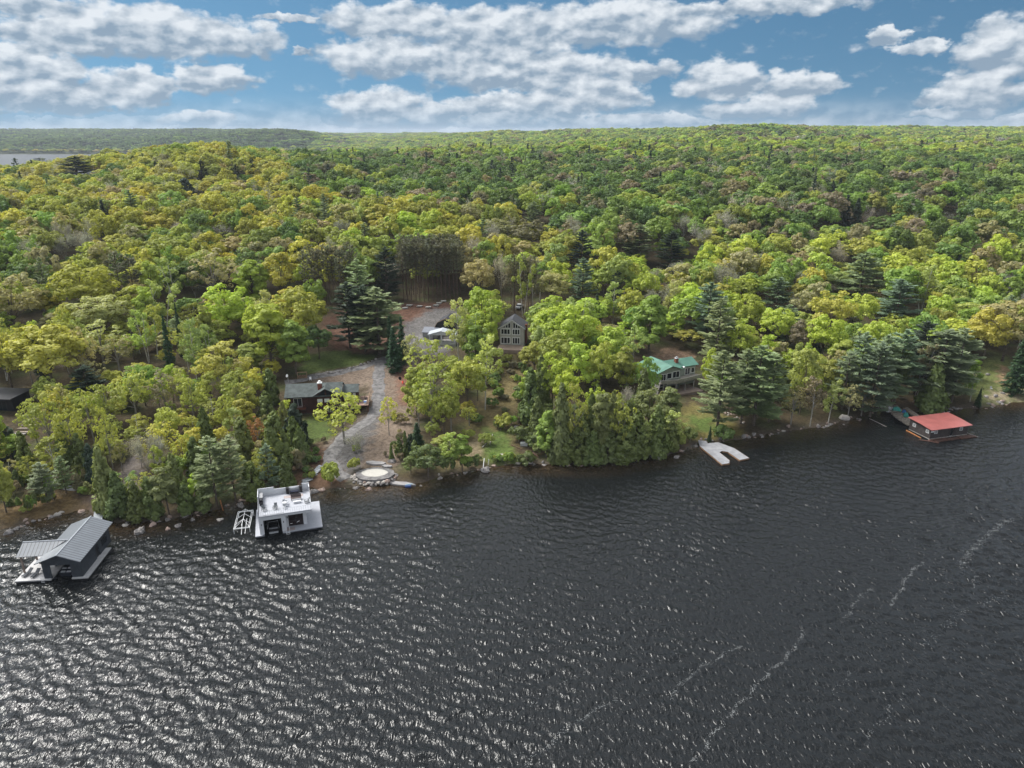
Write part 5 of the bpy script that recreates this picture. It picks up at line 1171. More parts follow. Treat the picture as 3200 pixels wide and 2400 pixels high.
KIND = {'broad': ('broadleaf_tree', 'broadleaf tree'), 'airy': ('broadleaf_tree', 'broadleaf tree'), 'tallb': ('broadleaf_tree', 'broadleaf tree'), 'birch': ('birch_tree', 'birch tree'), 'bare': ('bare_tree', 'leafless tree'),
        'pine': ('pine_tree', 'pine tree'), 'redpine': ('pine_tree', 'pine tree'), 'spruce': ('spruce_tree', 'spruce tree'), 'cedar': ('cedar_tree', 'cedar tree'), 'column': ('columnar_cedar', 'columnar cedar'),
        'shrub': ('shrub', 'shrub'), 'snag': ('dead_tree', 'dead tree')}
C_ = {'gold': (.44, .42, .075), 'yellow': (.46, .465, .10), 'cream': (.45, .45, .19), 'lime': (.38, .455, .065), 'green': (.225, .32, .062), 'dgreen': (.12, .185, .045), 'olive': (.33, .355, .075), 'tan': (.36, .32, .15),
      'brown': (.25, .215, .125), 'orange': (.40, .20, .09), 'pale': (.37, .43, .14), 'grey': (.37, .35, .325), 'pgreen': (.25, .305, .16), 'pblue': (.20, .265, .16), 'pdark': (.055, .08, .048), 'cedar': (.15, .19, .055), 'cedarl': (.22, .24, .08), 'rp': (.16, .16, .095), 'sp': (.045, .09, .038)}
CN = {'gold': 'golden', 'yellow': 'yellow', 'cream': 'cream-coloured', 'lime': 'lime-green', 'green': 'mid-green', 'dgreen': 'dark green', 'olive': 'olive', 'tan': 'tan', 'brown': 'brownish', 'orange': 'orange', 'pale': 'pale green', 'grey': 'grey',
      'pgreen': 'grey-green', 'pblue': 'blue-green', 'pdark': 'very dark', 'cedar': 'olive-green', 'cedarl': 'light olive', 'rp': 'dark', 'sp': 'blackish green'}
SPAN = []; TREES = []                             # (kind, x, y, height, radius, colour name, label or None)


def put(kind, x, top, base, wid, col, label=None):
    pt = hit(x, base)
    if pt is None: return
    X, Y = pt; z = hz(X, Y); zt = z
    for _ in range(40):
        if proj(X, Y, zt)[1] <= top: break
        zt += .5
    wid = wid * (1.35 if kind == 'pine' else 1)
    k = wid * V2 / FPX * (Y * math.cos(PITCH) + (CAMH - z) * math.sin(PITCH)) / 2
    TREES.append((kind, X, Y, max(1.2, zt - z), max(.4, k), col, label)); SPAN.append((x, top, wid))


M_ = [  # kind, x, top, base, width, colour (all read on the 2212-wide view)
 ('broad', 119, 700, 850, 150, 'gold'), ('broad', 30, 705, 850, 95, 'yellow'), ('birch', 409, 694, 806, 40, 'pale'), ('birch', 428, 690, 835, 45, 'pale'), ('birch', 452, 697, 790, 40, 'pale'),
 ('broad', 490, 735, 850, 100, 'yellow', 'bright yellow-lime tree glowing in the middle of the left slope'), ('airy', 259, 720, 805, 80, 'tan'), ('airy', 225, 690, 790, 90, 'cream'), ('airy', 362, 800, 900, 66, 'brown'), ('airy', 297, 788, 915, 84, 'yellow'), ('airy', 240, 820, 930, 70, 'olive'),
 ('airy', 116, 850, 985, 85, 'olive'), ('airy', 165, 868, 1004, 75, 'olive'), ('airy', 81, 860, 957, 60, 'olive'), ('airy', 245, 880, 1013, 48, 'olive'), ('airy', 266, 950, 1019, 36, 'tan'), ('airy', 205, 840, 960, 70, 'olive'), ('airy', 420, 805, 905, 60, 'olive'), ('airy', 395, 800, 890, 50, 'olive'),
 ('snag', 303, 894, 955, 10, 'grey', 'forked white dead tree standing above the grey thicket'), ('snag', 465, 856, 930, 8, 'grey', 'straight bleached snag behind the shoreline cedars of the left slope'),
 ('bare', 325, 925, 1044, 62, 'grey'), ('bare', 352, 935, 1030, 44, 'grey'), ('bare', 306, 940, 1010, 40, 'grey'), ('birch', 344, 969, 1047, 34, 'olive'),
 ('cedar', 450, 882, 980, 44, 'cedar'), ('cedar', 237, 966, 1104, 58, 'cedarl'), ('cedar', 262, 1020, 1112, 58, 'cedar'), ('cedar', 300, 1045, 1118, 48, 'cedar'), ('tallb', 366, 1008, 1112, 62, 'cedarl'), ('cedar', 333, 1030, 1115, 46, 'cedar'),
 ('cedar', 384, 982, 1075, 46, 'cedarl'), ('pine', 469, 947, 1092, 74, 'pgreen'), ('bare', 502, 936, 1060, 44, 'grey'), ('pine', 510, 945, 1085, 58, 'pgreen'), ('tallb', 417, 969, 1030, 34, 'lime', 'small fresh lime-green tree rising between the left shoreline cedars'), ('tallb', 428, 1020, 1090, 30, 'lime'),
 ('airy', 559, 897, 975, 50, 'orange', 'orange-leaved young maple among dark conifers on the left slope'), ('cedar', 603, 894, 1025, 64, 'cedar'), ('cedar', 644, 872, 965, 56, 'pdark'), ('cedar', 588, 797, 872, 36, 'cedar'), ('cedar', 581, 845, 925, 50, 'cedar'), ('cedar', 653, 922, 1000, 44, 'cedar'),
 ('airy', 572, 962, 1060, 60, 'olive'), ('pine', 585, 965, 1068, 44, 'pblue'), ('cedar', 548, 1000, 1080, 52, 'cedar'), ('cedar', 530, 905, 1010, 52, 'cedarl'), ('cedar', 430, 945, 1040, 50, 'cedar'), ('cedar', 405, 1040, 1105, 44, 'cedar'), ('cedar', 440, 1050, 1100, 40, 'cedar'), ('cedar', 620, 985, 1050, 40, 'cedar'),
 ('cedar', 616, 868, 935, 26, 'cedarl'), ('cedar', 640, 900, 990, 52, 'cedar'), ('spruce', 370, 685, 800, 26, 'sp'), ('spruce', 395, 660, 770, 16, 'sp'), ('pine', 194, 794, 868, 66, 'pdark'), ('cedar', 19, 925, 985, 62, 'pdark'), ('cedar', 62, 932, 1022, 44, 'cedar'), ('pine', 103, 1003, 1085, 50, 'pgreen'), ('pine', 144, 991, 1065, 34, 'pgreen'), ('cedar', 40, 1016, 1052, 22, 'cedar'),
 ('airy', 70, 985, 1045, 40, 'olive'), ('airy', 115, 1020, 1080, 30, 'green'), ('cedar', 145, 920, 1000, 40, 'cedar'), ('cedar', 180, 935, 1015, 40, 'cedar'), ('cedar', 205, 960, 1040, 34, 'pdark'),
 ('broad', 38, 572, 735, 125, 'tan'), ('broad', 192, 545, 700, 130, 'gold'), ('redpine', 268, 551, 670, 40, 'rp'), ('redpine', 296, 562, 675, 42, 'rp'), ('broad', 227, 634, 740, 112, 'cream', 'large cream-coloured rounded tree on the left middle slope'),
 ('tallb', 333, 562, 670, 45, 'lime'), ('birch', 381, 553, 670, 55, 'pale'), ('birch', 357, 610, 725, 60, 'pale'), ('airy', 467, 538, 660, 110, 'tan'), ('tallb', 550, 551, 670, 70, 'lime'), ('broad', 612, 524, 660, 84, 'gold'),
 ('broad', 498, 613, 745, 100, 'lime'), ('birch', 581, 620, 745, 55, 'cream'), ('broad', 653, 613, 760, 112, 'gold'), ('broad', 563, 655, 770, 60, 'lime'), ('bare', 144, 508, 575, 45, 'grey', 'grey leafless tree alone on the far left of the forest'), ('bare', 491, 481, 540, 50, 'grey'), ('bare', 425, 575, 660, 26, 'grey'),
 ('tallb', 588, 648, 800, 95, 'lime'), ('tallb', 640, 688, 808, 70, 'green'), ('tallb', 545, 735, 812, 50, 'olive'), ('broad', 690, 700, 775, 60, 'dgreen'), ('tallb', 325, 615, 730, 50, 'lime'), ('birch', 340, 655, 770, 50, 'olive'), ('birch', 320, 665, 785, 44, 'pale'),
 ('pine', 820, 550, 765, 108, 'pgreen', 'large grey-green white pine towering above the twin white boulders'), ('pine', 757, 553, 752, 80, 'pdark'), ('pine', 778, 518, 690, 66, 'pgreen'), ('pine', 838, 486, 655, 62, 'pdark'), ('pine', 790, 575, 760, 76, 'pdark'),
 ('spruce', 853, 713, 803, 40, 'sp'), ('spruce', 845, 687, 780, 26, 'sp'), ('spruce', 870, 691, 785, 30, 'sp'), ('spruce', 861, 745, 795, 22, 'sp'),
 ('airy', 939, 728, 868, 116, 'olive', 'big sparse oak-like tree with visible limbs in front of the pavilion'), ('birch', 992, 640, 790, 50, 'cream'), ('birch', 1020, 680, 782, 46, 'pale'), ('birch', 1048, 718, 885, 70, 'pale', 'double-stemmed white birch below the grey gabled house'),
 ('broad', 1042, 622, 745, 96, 'lime', 'big rounded lime-green tree left of the grey gabled house'), ('tallb', 1062, 660, 765, 34, 'lime'), ('broad', 1035, 675, 770, 80, 'lime'), ('tallb', 1028, 700, 800, 50, 'green'), ('airy', 893, 715, 800, 44, 'cream', 'feathery cream tree over the gravel lot'),
 ('broad', 1201, 660, 790, 110, 'lime'), ('broad', 1240, 655, 800, 100, 'lime'), ('broad', 1188, 674, 790, 84, 'pale'), ('tallb', 1316, 704, 830, 66, 'lime'), ('broad', 1249, 738, 860, 78, 'lime'), ('broad', 1296, 736, 865, 66, 'olive'), ('broad', 1200, 715, 830, 84, 'olive'), ('airy', 1367, 706, 790, 50, 'pale'), ('tallb', 1345, 745, 855, 50, 'olive'),
 ('tallb', 1401, 636, 765, 82, 'green', 'tall layered mid-green tree behind the green-roofed cottage'), ('broad', 1396, 768, 868, 46, 'green'), ('cedar', 1388, 800, 885, 40, 'cedar'), ('cedar', 1425, 845, 915, 36, 'cedarl'), ('cedar', 1146, 795, 910, 52, 'cedar'), ('cedar', 1168, 770, 890, 46, 'cedar'), ('broad', 1193, 763, 885, 76, 'lime'), ('broad', 1225, 790, 895, 70, 'lime'),
 ('cedar', 1210, 835, 992, 58, 'cedarl'), ('airy', 1238, 825, 988, 60, 'olive'), ('tallb', 1299, 846, 985, 56, 'cedarl'), ('cedar', 1263, 878, 985, 56, 'cedar'), ('tallb', 1181, 885, 988, 52, 'green'), ('airy', 1333, 862, 985, 64, 'olive'), ('cedar', 1319, 846, 975, 40, 'cedarl'), ('cedar', 1345, 922, 994, 60, 'cedar'), ('cedar', 1312, 928, 994, 56, 'cedar'),
 ('broad', 1400, 838, 940, 80, 'cedarl'), ('tallb', 1442, 835, 925, 50, 'cedarl'), ('birch', 1453, 885, 965, 46, 'pale'), ('cedar', 1415, 880, 980, 58, 'cedar'), ('cedar', 1372, 894, 984, 60, 'cedar'), ('cedar', 1440, 900, 970, 50, 'cedarl'), ('cedar', 1215, 915, 995, 60, 'cedar'), ('cedar', 1280, 930, 997, 56, 'cedar'), ('birch', 1390, 900, 982, 46, 'pale'), ('cedar', 1245, 925, 995, 50, 'cedar'),
 ('cedar', 1160, 860, 950, 44, 'cedar'), ('bare', 1356, 829, 930, 34, 'grey'), ('snag', 1190, 905, 955, 10, 'grey', 'crooked white snag among cedars above the storage box'), ('cedar', 1275, 850, 960, 44, 'cedar'), ('cedar', 1355, 868, 960, 46, 'cedar'),
 ('tallb', 999, 936, 1018, 46, 'green'), ('birch', 977, 938, 1012, 44, 'pale'), ('airy', 744, 846, 958, 110, 'yellow', 'thin yellow-leaved tree in front of the dark brown cottage'), ('airy', 841, 850, 940, 42, 'yellow', 'slim yellowish tree standing alone beside the drive below the cottage'), ('bare', 774, 935, 995, 32, 'grey'),
 ('airy', 933, 788, 928, 115, 'olive'), ('airy', 905, 830, 930, 60, 'olive'), ('airy', 975, 820, 930, 60, 'olive'), ('broad', 1010, 770, 890, 80, 'olive'), ('broad', 960, 850, 940, 60, 'olive'), ('tallb', 900, 790, 900, 50, 'olive'),
 ('column', 846, 960, 995, 11, 'cedar'), ('column', 877, 932, 988, 13, 'cedar'), ('spruce', 902, 917, 966, 34, 'sp'), ('cedar', 863, 948, 985, 20, 'cedar'), ('cedar', 897, 952, 1000, 26, 'cedar'), ('broad', 925, 961, 1030, 72, 'cedar'), ('broad', 888, 985, 1025, 40, 'cedar'), ('cedar', 888, 940, 985, 22, 'pdark'),
 ('shrub', 716, 1003, 1046, 48, 'olive'), ('shrub', 765, 990, 1015, 26, 'olive'), ('shrub', 770, 960, 975, 20, 'olive'), ('shrub', 640, 965, 1010, 40, 'brown'),
 ('pine', 1549, 712, 930, 88, 'pgreen', 'tall thin white pine with a long bare trunk behind the forked dock'), ('pine', 1627, 722, 918, 108, 'pgreen'), ('pine', 1545, 640, 790, 74, 'pgreen'), ('pine', 1525, 590, 745, 76, 'pblue'), ('pine', 1674, 600, 690, 58, 'pblue'), ('pine', 1854, 538, 660, 88, 'pgreen'), ('pine', 1930, 608, 710, 84, 'pblue'),
 ('pine', 1892, 663, 885, 92, 'pblue'), ('pine', 1930, 671, 870, 84, 'pblue'), ('pine', 2017, 666, 872, 112, 'pgreen'), ('pine', 2055, 695, 868, 80, 'pgreen'), ('pine', 1878, 716, 905, 82, 'pblue'), ('pine', 1975, 668, 850, 80, 'pdark'), ('pine', 1845, 690, 880, 66, 'pblue'), ('pine', 1600, 760, 915, 70, 'pgreen'), ('pine', 1660, 770, 912, 60, 'pgreen'),
 ('birch', 1977, 741, 868, 44, 'brown', 'leaning pale-barked birch just up the bank from the red-roofed boathouse'), ('birch', 2095, 780, 868, 34, 'green', 'slender birch standing at the near corner of the right lawn'), ('pine', 1818, 762, 885, 64, 'pgreen'),
 ('broad', 1727, 747, 895, 80, 'olive'), ('airy', 1708, 830, 917, 60, 'tan'), ('birch', 1749, 812, 920, 46, 'brown'), ('birch', 1788, 820, 915, 44, 'pale'), ('airy', 1830, 830, 905, 50, 'tan'), ('airy', 1860, 815, 898, 60, 'brown'), ('broad', 1727, 688, 780, 58, 'brown'), ('broad', 1752, 606, 710, 76, 'tan'), ('broad', 1790, 628, 735, 92, 'gold'),
 ('broad', 1671, 660, 760, 80, 'lime'), ('broad', 1772, 676, 790, 82, 'lime'), ('broad', 1852, 634, 720, 70, 'lime'), ('broad', 1590, 690, 800, 66, 'lime'), ('broad', 1610, 635, 730, 70, 'lime'), ('broad', 2164, 612, 780, 140, 'tan', 'very large rounded tan-green tree at the right photo edge'), ('broad', 2120, 665, 790, 84, 'gold'), ('broad', 2200, 660, 790, 90, 'olive'),
 ('spruce', 2188, 732, 850, 56, 'sp'), ('spruce', 2205, 700, 830, 50, 'sp'), ('spruce', 2111, 843, 879, 16, 'sp'), ('cedar', 2008, 784, 888, 64, 'cedar'), ('cedar', 2017, 858, 894, 26, 'pdark'), ('broad', 1924, 744, 866, 56, 'cedar'), ('spruce', 1532, 925, 955, 12, 'sp'), ('shrub', 1562, 918, 955, 50, 'dgreen'), ('shrub', 1490, 925, 955, 34, 'cedar'), ('shrub', 1468, 935, 965, 30, 'olive'),
 ('pine', 1255, 474, 610, 54, 'pdark', 'tall dark pine spire standing out of the middle forest'), ('pine', 1257, 560, 665, 50, 'pblue'), ('pine', 1152, 437, 500, 38, 'pgreen'), ('pine', 1379, 487, 570, 60, 'pgreen'), ('pine', 1446, 503, 590, 58, 'pdark'), ('pine', 1330, 588, 660, 34, 'pdark'),
 ('broad', 1035, 556, 665, 78, 'tan'), ('bare', 1083, 536, 660, 36, 'grey'), ('birch', 1152, 541, 670, 34, 'brown'), ('bare', 1108, 560, 670, 30, 'brown'), ('broad', 1190, 582, 665, 82, 'cream'), ('birch', 1130, 560, 685, 34, 'olive'), ('birch', 1324, 612, 705, 36, 'pale', 'white-stemmed birch with bare limbs behind the lime trees up the middle slope'), ('birch', 1446, 604, 700, 46, 'cream'),
 ('broad', 1142, 471, 545, 74, 'brown'), ('pine', 172, 333, 400, 76, 'pdark', 'wide flat-topped pine silhouetted below the distant lake'), ('pine', 89, 329, 362, 44, 'pdark'), ('pine', 302, 330, 362, 30, 'pdark'), ('pine', 440, 348, 402, 46, 'pdark'), ('cedar', 404, 386, 436, 42, 'pdark'), ('pine', 546, 345, 392, 22, 'pdark'), ('pine', 514, 356, 402, 26, 'pdark'),
 ('bare', 2063, 415, 480, 54, 'grey', 'pale grey leafless tree high on the right hillside'), ('bare', 1474, 460, 530, 48, 'grey'), ('bare', 1564, 453, 530, 48, 'grey'), ('bare', 1806, 532, 600, 40, 'grey'), ('bare', 1905, 445, 490, 30, 'grey'), ('spruce', 1822, 424, 495, 34, 'pdark'), ('spruce', 1845, 430, 500, 36, 'pdark'), ('spruce', 1810, 385, 430, 24, 'pdark'), ('spruce', 1795, 392, 430, 20, 'pdark'),
 ('shrub', 1030, 895, 912, 40, 'dgreen'), ('shrub', 1090, 895, 925, 40, 'olive'), ('shrub', 1120, 920, 955, 46, 'cedar'), ('shrub', 1150, 935, 965, 40, 'cedar'), ('shrub', 1050, 935, 960, 30, 'olive'), ('shrub', 1010, 925, 950, 30, 'olive'), ('shrub', 1135, 975, 1005, 44, 'cedar'), ('shrub', 1165, 955, 980, 34, 'cedar'), ('shrub', 1100, 975, 1000, 24, 'green'), ('shrub', 1015, 985, 1015, 34, 'cedar'), ('shrub', 965, 985, 1020, 34, 'cedar')]
for r_ in M_: put(*r_)
for i in range(34):                    # young growth on the cleared slope and the banks
    x, y = TR.uniform(1062, 1140), TR.uniform(775, 960); put('shrub', x, y - TR.uniform(8, 22), y, TR.uniform(12, 30), ['olive', 'cedar', 'green', 'brown', 'dgreen'][i % 5])
for i in range(26):
    x = TR.uniform(5, 205); y = 1122 - x * .17 - TR.uniform(4, 75); put('shrub' if i % 3 else 'cedar', x, y - TR.uniform(10, 34), y, TR.uniform(14, 30), ['olive', 'cedar', 'green', 'brown', 'cedarl'][i % 5])
for i in range(22):
    x, y = TR.uniform(770, 900), TR.uniform(880, 1000)
    if x > 835 or y > 960: put('shrub', x, y - TR.uniform(6, 16), y, TR.uniform(9, 20), ['olive', 'tan', 'brown', 'cedar'][i % 4])
for i in range(16):
    x, y = TR.uniform(640, 705), TR.uniform(950, 1035); put('shrub', x, y - TR.uniform(6, 16), y, TR.uniform(10, 22), ['olive', 'dgreen', 'brown', 'cedar'][i % 4])
for i in range(14):
    x, y = TR.uniform(955, 1160), TR.uniform(985, 1004); put('shrub', x, y - TR.uniform(6, 15), y, TR.uniform(9, 22), ['olive', 'green', 'cedar'][i % 3])
# the dark stand of red pines behind the gravel lot
for j, (yb, n_) in enumerate(((650, 14), (636, 15), (622, 16))):
    for i in range(n_):
        x = 872 + (1000 - 872) * (i + .5 * (j % 2) + TR.uniform(-.2, .2)) / n_
        put('redpine', x, 505 + TR.uniform(-8, 16) + j * -4, yb + TR.uniform(-3, 3), 26, 'rp')
for i in range(12): put('redpine', 668 + i * 9 + TR.uniform(-3, 3), 512 + TR.uniform(-10, 14), 668 + TR.uniform(-22, 4), 26, 'rp')
for i in range(7): put('redpine', 1100 + TR.uniform(0, 60), 560 + TR.uniform(-15, 15), 672 + TR.uniform(-10, 5), 22, 'rp')

# ------------------------------------------------------------------ filling the forest
CLEAR = [[(690, 690), (760, 668), (860, 660), (1000, 655), (1008, 700), (1005, 745), (965, 768), (905, 768), (902, 900), (885, 1000), (870, 1060), (640, 1075), (655, 1010), (690, 965), (660, 965), (640, 905), (595, 900), (598, 830), (640, 815), (650, 770), (700, 755)],
         [(1075, 668), (1140, 668), (1152, 760), (1138, 850), (1120, 900), (1130, 960), (1120, 1015), (960, 1030), (1000, 945), (1050, 900), (1062, 800), (1060, 740)],
         [(1385, 800), (1395, 765), (1440, 750), (1490, 760), (1525, 770), (1530, 850), (1500, 868), (1560, 890), (1610, 935), (1560, 960), (1465, 960), (1465, 880), (1400, 850)],
         [(2100, 800), (2150, 765), (2190, 770), (2300, 800), (2300, 900), (2090, 885), (2080, 850)], [(1870, 920), (1890, 872), (1960, 868), (2060, 890)], [(-40, 850), (95, 870), (92, 960), (-40, 1000)], [(20, 960), (80, 950), (75, 985), (20, 990)], [(895, 765), (1010, 745), (1010, 800), (960, 835), (900, 835)], [(860, 662), (860, 640), (1010, 636), (1010, 662)], [(1375, 845), (1490, 840), (1490, 925), (1380, 935)],
         [(160, 1052), (212, 1052), (225, 1105), (165, 1105)], [(262, 1000), (318, 975), (305, 1070), (265, 1060)], [(1060, 640), (1150, 640), (1150, 700), (1060, 700)]]
CW = [np.array(wp(c)) for c in CLEAR]


def cleared(X, Y, m=.3):
    r = np.zeros(X.shape, bool)
    for c in CW: r |= polydist(X, Y, c) < m
    return r


pts = []; Yc = 112.0
while Yc < 12500:                      # rows that widen with distance
    sp = 5.4 + np.clip(Yc - 160, 0, 90) * .036 + np.clip(Yc - 250, 0, 750) * .0052 + max(0, Yc - 1000) * .0042; hw = Yc * .86 + 30
    n = int(2 * hw / sp); xs_ = -hw + (np.arange(n) + .5) * sp + TR.uniform(-.42, .42, n) * sp; ys_ = Yc + TR.uniform(-.42, .42, n) * sp * .9
    pts.append(np.stack([xs_, ys_, np.full(n, sp)], 1)); Yc += sp * .9
pts = np.concatenate(pts); ins = inland(pts[:, 0], pts[:, 1]); zg = H(pts[:, 0], pts[:, 1])
keep = (ins > 2.2) & (zg > .5); pts, zg = pts[keep], zg[keep]
keep = ~((pts[:, 1] < 300) & cleared(pts[:, 0], pts[:, 1], 1.2)); pts, zg = pts[keep], zg[keep]
mx = np.array([t[1] for t in TREES]); my = np.array([t[2] for t in TREES]); mr = np.array([t[4] for t in TREES]); mk = np.array([t[0] for t in TREES])
keep = np.ones(len(pts), bool)
for x, y, r, k in zip(mx, my, mr, mk):
    rr_ = .55 * r + 1.0 if k not in ('shrub', 'column', 'snag') else .5
    keep &= (pts[:, 0] - x) ** 2 + (pts[:, 1] - y) ** 2 > rr_ ** 2
pts, zg = pts[keep], zg[keep]
N_ = len(pts); u1, u2, u3 = TR.random(N_), TR.random(N_), TR.random(N_)
X, Y, SP = pts[:, 0], pts[:, 1], pts[:, 2]
big = np.clip(SP / 7.0, 1, 30)
hh = np.where(Y < 175, 8.5 + 4 * u1, np.where(Y < 250, 10 + 6 * u1, 11 + 7 * u1 + 3 * u2)); rad = np.clip(SP * (.45 + .32 * u2 ** 1.6), 2.4, 40)
hh = hh * np.where(Y > 1500, 1.0, 1.0)
d_ = Y * math.cos(PITCH) - (zg + hh - CAMH) * math.sin(PITCH); u_ = Y * math.sin(PITCH) + (zg + hh - CAMH) * math.cos(PITCH)
PX = (1600 + FPX * X / d_) / V2; PY = (1200 - FPX * u_ / d_) / V2
# skip what stands wholly behind nearer canopy
order = np.argsort(Y); minpy = {}; vis = np.zeros(N_, bool)
for i in order:
    b = int(PX[i] // 12)
    if PX[i] < -90 or PX[i] > 2300: continue
    cur = min(minpy.get(b, 9e9), minpy.get(b - 1, 9e9) + 4, minpy.get(b + 1, 9e9) + 4)
    if PY[i] < cur + 9 + 26 * (Y[i] < 600): vis[i] = True
    if PY[i] + 2 < minpy.get(b, 9e9): minpy[b] = PY[i] + 2
for (x, top, wid), (k, tx, ty, th_, tr_, tc_, tl_) in zip(SPAN, TREES):   # leave room for the trees that stand out
    if k in ('shrub', 'column', 'redpine') or ty > 700: continue
    bz = hz(tx, ty); low = proj(tx, ty, bz + th_ * (.30 if k != 'broad' else .5))[1]
    sel = ((Y < ty) & (Y > ty - 90) & (np.abs(PX - x) < wid * .5 + rad / Y * FPX / V2 * .45) & (PY < low)); hh[sel & (hh > 6)] *= .55; rad[sel] *= .85
hh = np.maximum(hh, 4.5)
keep = vis
X, Y, SP, PX, PY, zg, hh, rad, u1, u2, u3 = [a[keep] for a in (X, Y, SP, PX, PY, zg, hh, rad, u1, u2, u3)]
N_ = len(X)


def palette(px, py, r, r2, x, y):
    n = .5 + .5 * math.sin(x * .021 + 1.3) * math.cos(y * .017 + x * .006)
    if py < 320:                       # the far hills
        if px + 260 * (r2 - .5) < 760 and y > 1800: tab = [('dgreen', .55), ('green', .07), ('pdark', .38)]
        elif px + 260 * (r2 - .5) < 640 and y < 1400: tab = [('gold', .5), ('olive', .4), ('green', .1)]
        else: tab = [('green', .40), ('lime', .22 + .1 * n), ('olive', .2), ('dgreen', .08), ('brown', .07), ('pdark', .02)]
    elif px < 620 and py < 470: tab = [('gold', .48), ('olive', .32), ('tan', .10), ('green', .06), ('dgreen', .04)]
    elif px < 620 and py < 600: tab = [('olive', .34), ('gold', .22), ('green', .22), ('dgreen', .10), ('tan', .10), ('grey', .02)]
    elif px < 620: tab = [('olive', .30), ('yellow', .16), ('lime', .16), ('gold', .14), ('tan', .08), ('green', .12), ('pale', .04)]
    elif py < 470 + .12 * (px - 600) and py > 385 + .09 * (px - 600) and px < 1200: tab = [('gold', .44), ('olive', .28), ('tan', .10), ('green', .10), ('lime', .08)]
    elif py < 400: tab = [('dgreen', .50 + .2 * n), ('green', .20), ('olive', .10), ('brown', .12), ('pdark', .04)]  # cloud-shaded band: the shade is put into a darker tree mix
    elif py < 490: tab = [('dgreen', .34), ('green', .28), ('olive', .16), ('brown', .12), ('tan', .03), ('grey', .02)]  # lower part of the band, cloud shade painted in more weakly
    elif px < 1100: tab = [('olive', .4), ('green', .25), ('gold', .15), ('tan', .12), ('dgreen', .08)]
    elif py < 700: tab = [('lime', .40), ('gold', .16), ('green', .16), ('olive', .14), ('pale', .06), ('tan', .06), ('grey', .02)]  # sunlit band: its brightness is put into a limier tree mix
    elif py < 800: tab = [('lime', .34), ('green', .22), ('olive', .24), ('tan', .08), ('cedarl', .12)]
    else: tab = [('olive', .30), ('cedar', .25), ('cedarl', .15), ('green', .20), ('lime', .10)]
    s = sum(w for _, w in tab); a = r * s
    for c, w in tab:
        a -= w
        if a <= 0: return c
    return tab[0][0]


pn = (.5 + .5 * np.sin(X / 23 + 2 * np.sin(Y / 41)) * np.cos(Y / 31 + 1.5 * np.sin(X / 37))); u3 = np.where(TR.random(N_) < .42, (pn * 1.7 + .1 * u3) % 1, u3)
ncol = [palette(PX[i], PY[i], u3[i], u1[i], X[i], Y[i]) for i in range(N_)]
nkind = []
for i in range(N_):
    c = ncol[i]; r = (u1[i] * 7.3 + u2[i] * 3.1) % 1
    if c == 'grey': k = 'bare'
    elif c == 'pdark': k = 'spruce'
    elif c in ('cedar', 'cedarl'): k = 'cedar' if r < .8 else 'tallb'
    elif c in ('pale', 'cream') and r < .5: k = 'birch'
    elif r < .10 and Y[i] < 330: k = 'birch'
    elif r < .28: k = 'airy'
    elif r < .42: k = 'tallb'
    elif r < .435: k = 'pine'; ncol[i] = c = 'pgreen'
    elif r < .443 and Y[i] < 1300: k = 'spruce'; ncol[i] = c = 'pdark'
    elif r < .50 and 230 < Y[i] < 1000: k = 'bare'; ncol[i] = c = 'grey'
    else: k = 'broad'
    if PY[i] > 930 and k == 'broad': k = 'airy'
    nkind.append(k)
near = [i for i in np.argsort(Y) if Y[i] < 420 and -40 < PX[i] < 2250]
quota = {'broadleaf_tree': 292, 'birch_tree': 90, 'pine_tree': 290, 'cedar_tree': 200, 'spruce_tree': 100, 'bare_tree': 60}
cnt = {}
for t in TREES: cnt[KIND[t[0]][0]] = cnt.get(KIND[t[0]][0], 0) + 1
solo = set()
for i in near:
    kn = KIND[nkind[i]][0]
    if cnt.get(kn, 0) < quota[kn] and Y[i] < 360:
        cnt[kn] = cnt.get(kn, 0) + 1; solo.add(i); h_ = hh[i] * {'cedar': .75, 'pine': 1.15}.get(nkind[i], 1)
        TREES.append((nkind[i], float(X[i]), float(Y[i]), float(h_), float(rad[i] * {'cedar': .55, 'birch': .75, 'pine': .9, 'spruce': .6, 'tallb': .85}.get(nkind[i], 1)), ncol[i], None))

# ------------------------------------------------------------------ single trees
LAND = [('white boathouse', 610, 1100), ('charcoal boathouse', 130, 1180), ('brown cottage', 700, 850), ('sand pad', 810, 1028), ('pale pavilion', 950, 740), ('grey gabled house', 1105, 725), ('green-roofed cottage', 1460, 800),
        ('forked dock', 1560, 975), ('red-roofed boathouse', 2030, 915), ('twin white boulders', 795, 740), ('black house', 15, 890), ('right lawn', 2150, 820), ('stacked flagstones', 920, 662), ('cream rounded tree', 227, 670),
        ('yellow-lime tree', 490, 770), ('cleared shore slope', 1070, 900), ('tall dark pine spire', 1255, 530), ('utility pole', 1966, 480), ('distant lake', 100, 335), ('bare hillside tree', 2063, 440), ('orange young maple', 559, 930), ('giant grey-green pine', 820, 620)]
ORD = ['nearest', 'second nearest', 'third nearest', 'fourth nearest', 'fifth nearest', 'sixth nearest', 'seventh nearest', 'eighth nearest', 'ninth nearest', 'tenth nearest', 'eleventh nearest', 'twelfth nearest'] + [w + ' nearest' for w in 'thirteenth fourteenth fifteenth sixteenth seventeenth eighteenth nineteenth twentieth twenty-first twenty-second twenty-third twenty-fourth twenty-fifth twenty-sixth twenty-seventh twenty-eighth twenty-ninth thirtieth'.split()]
bucket = {}; roots = []
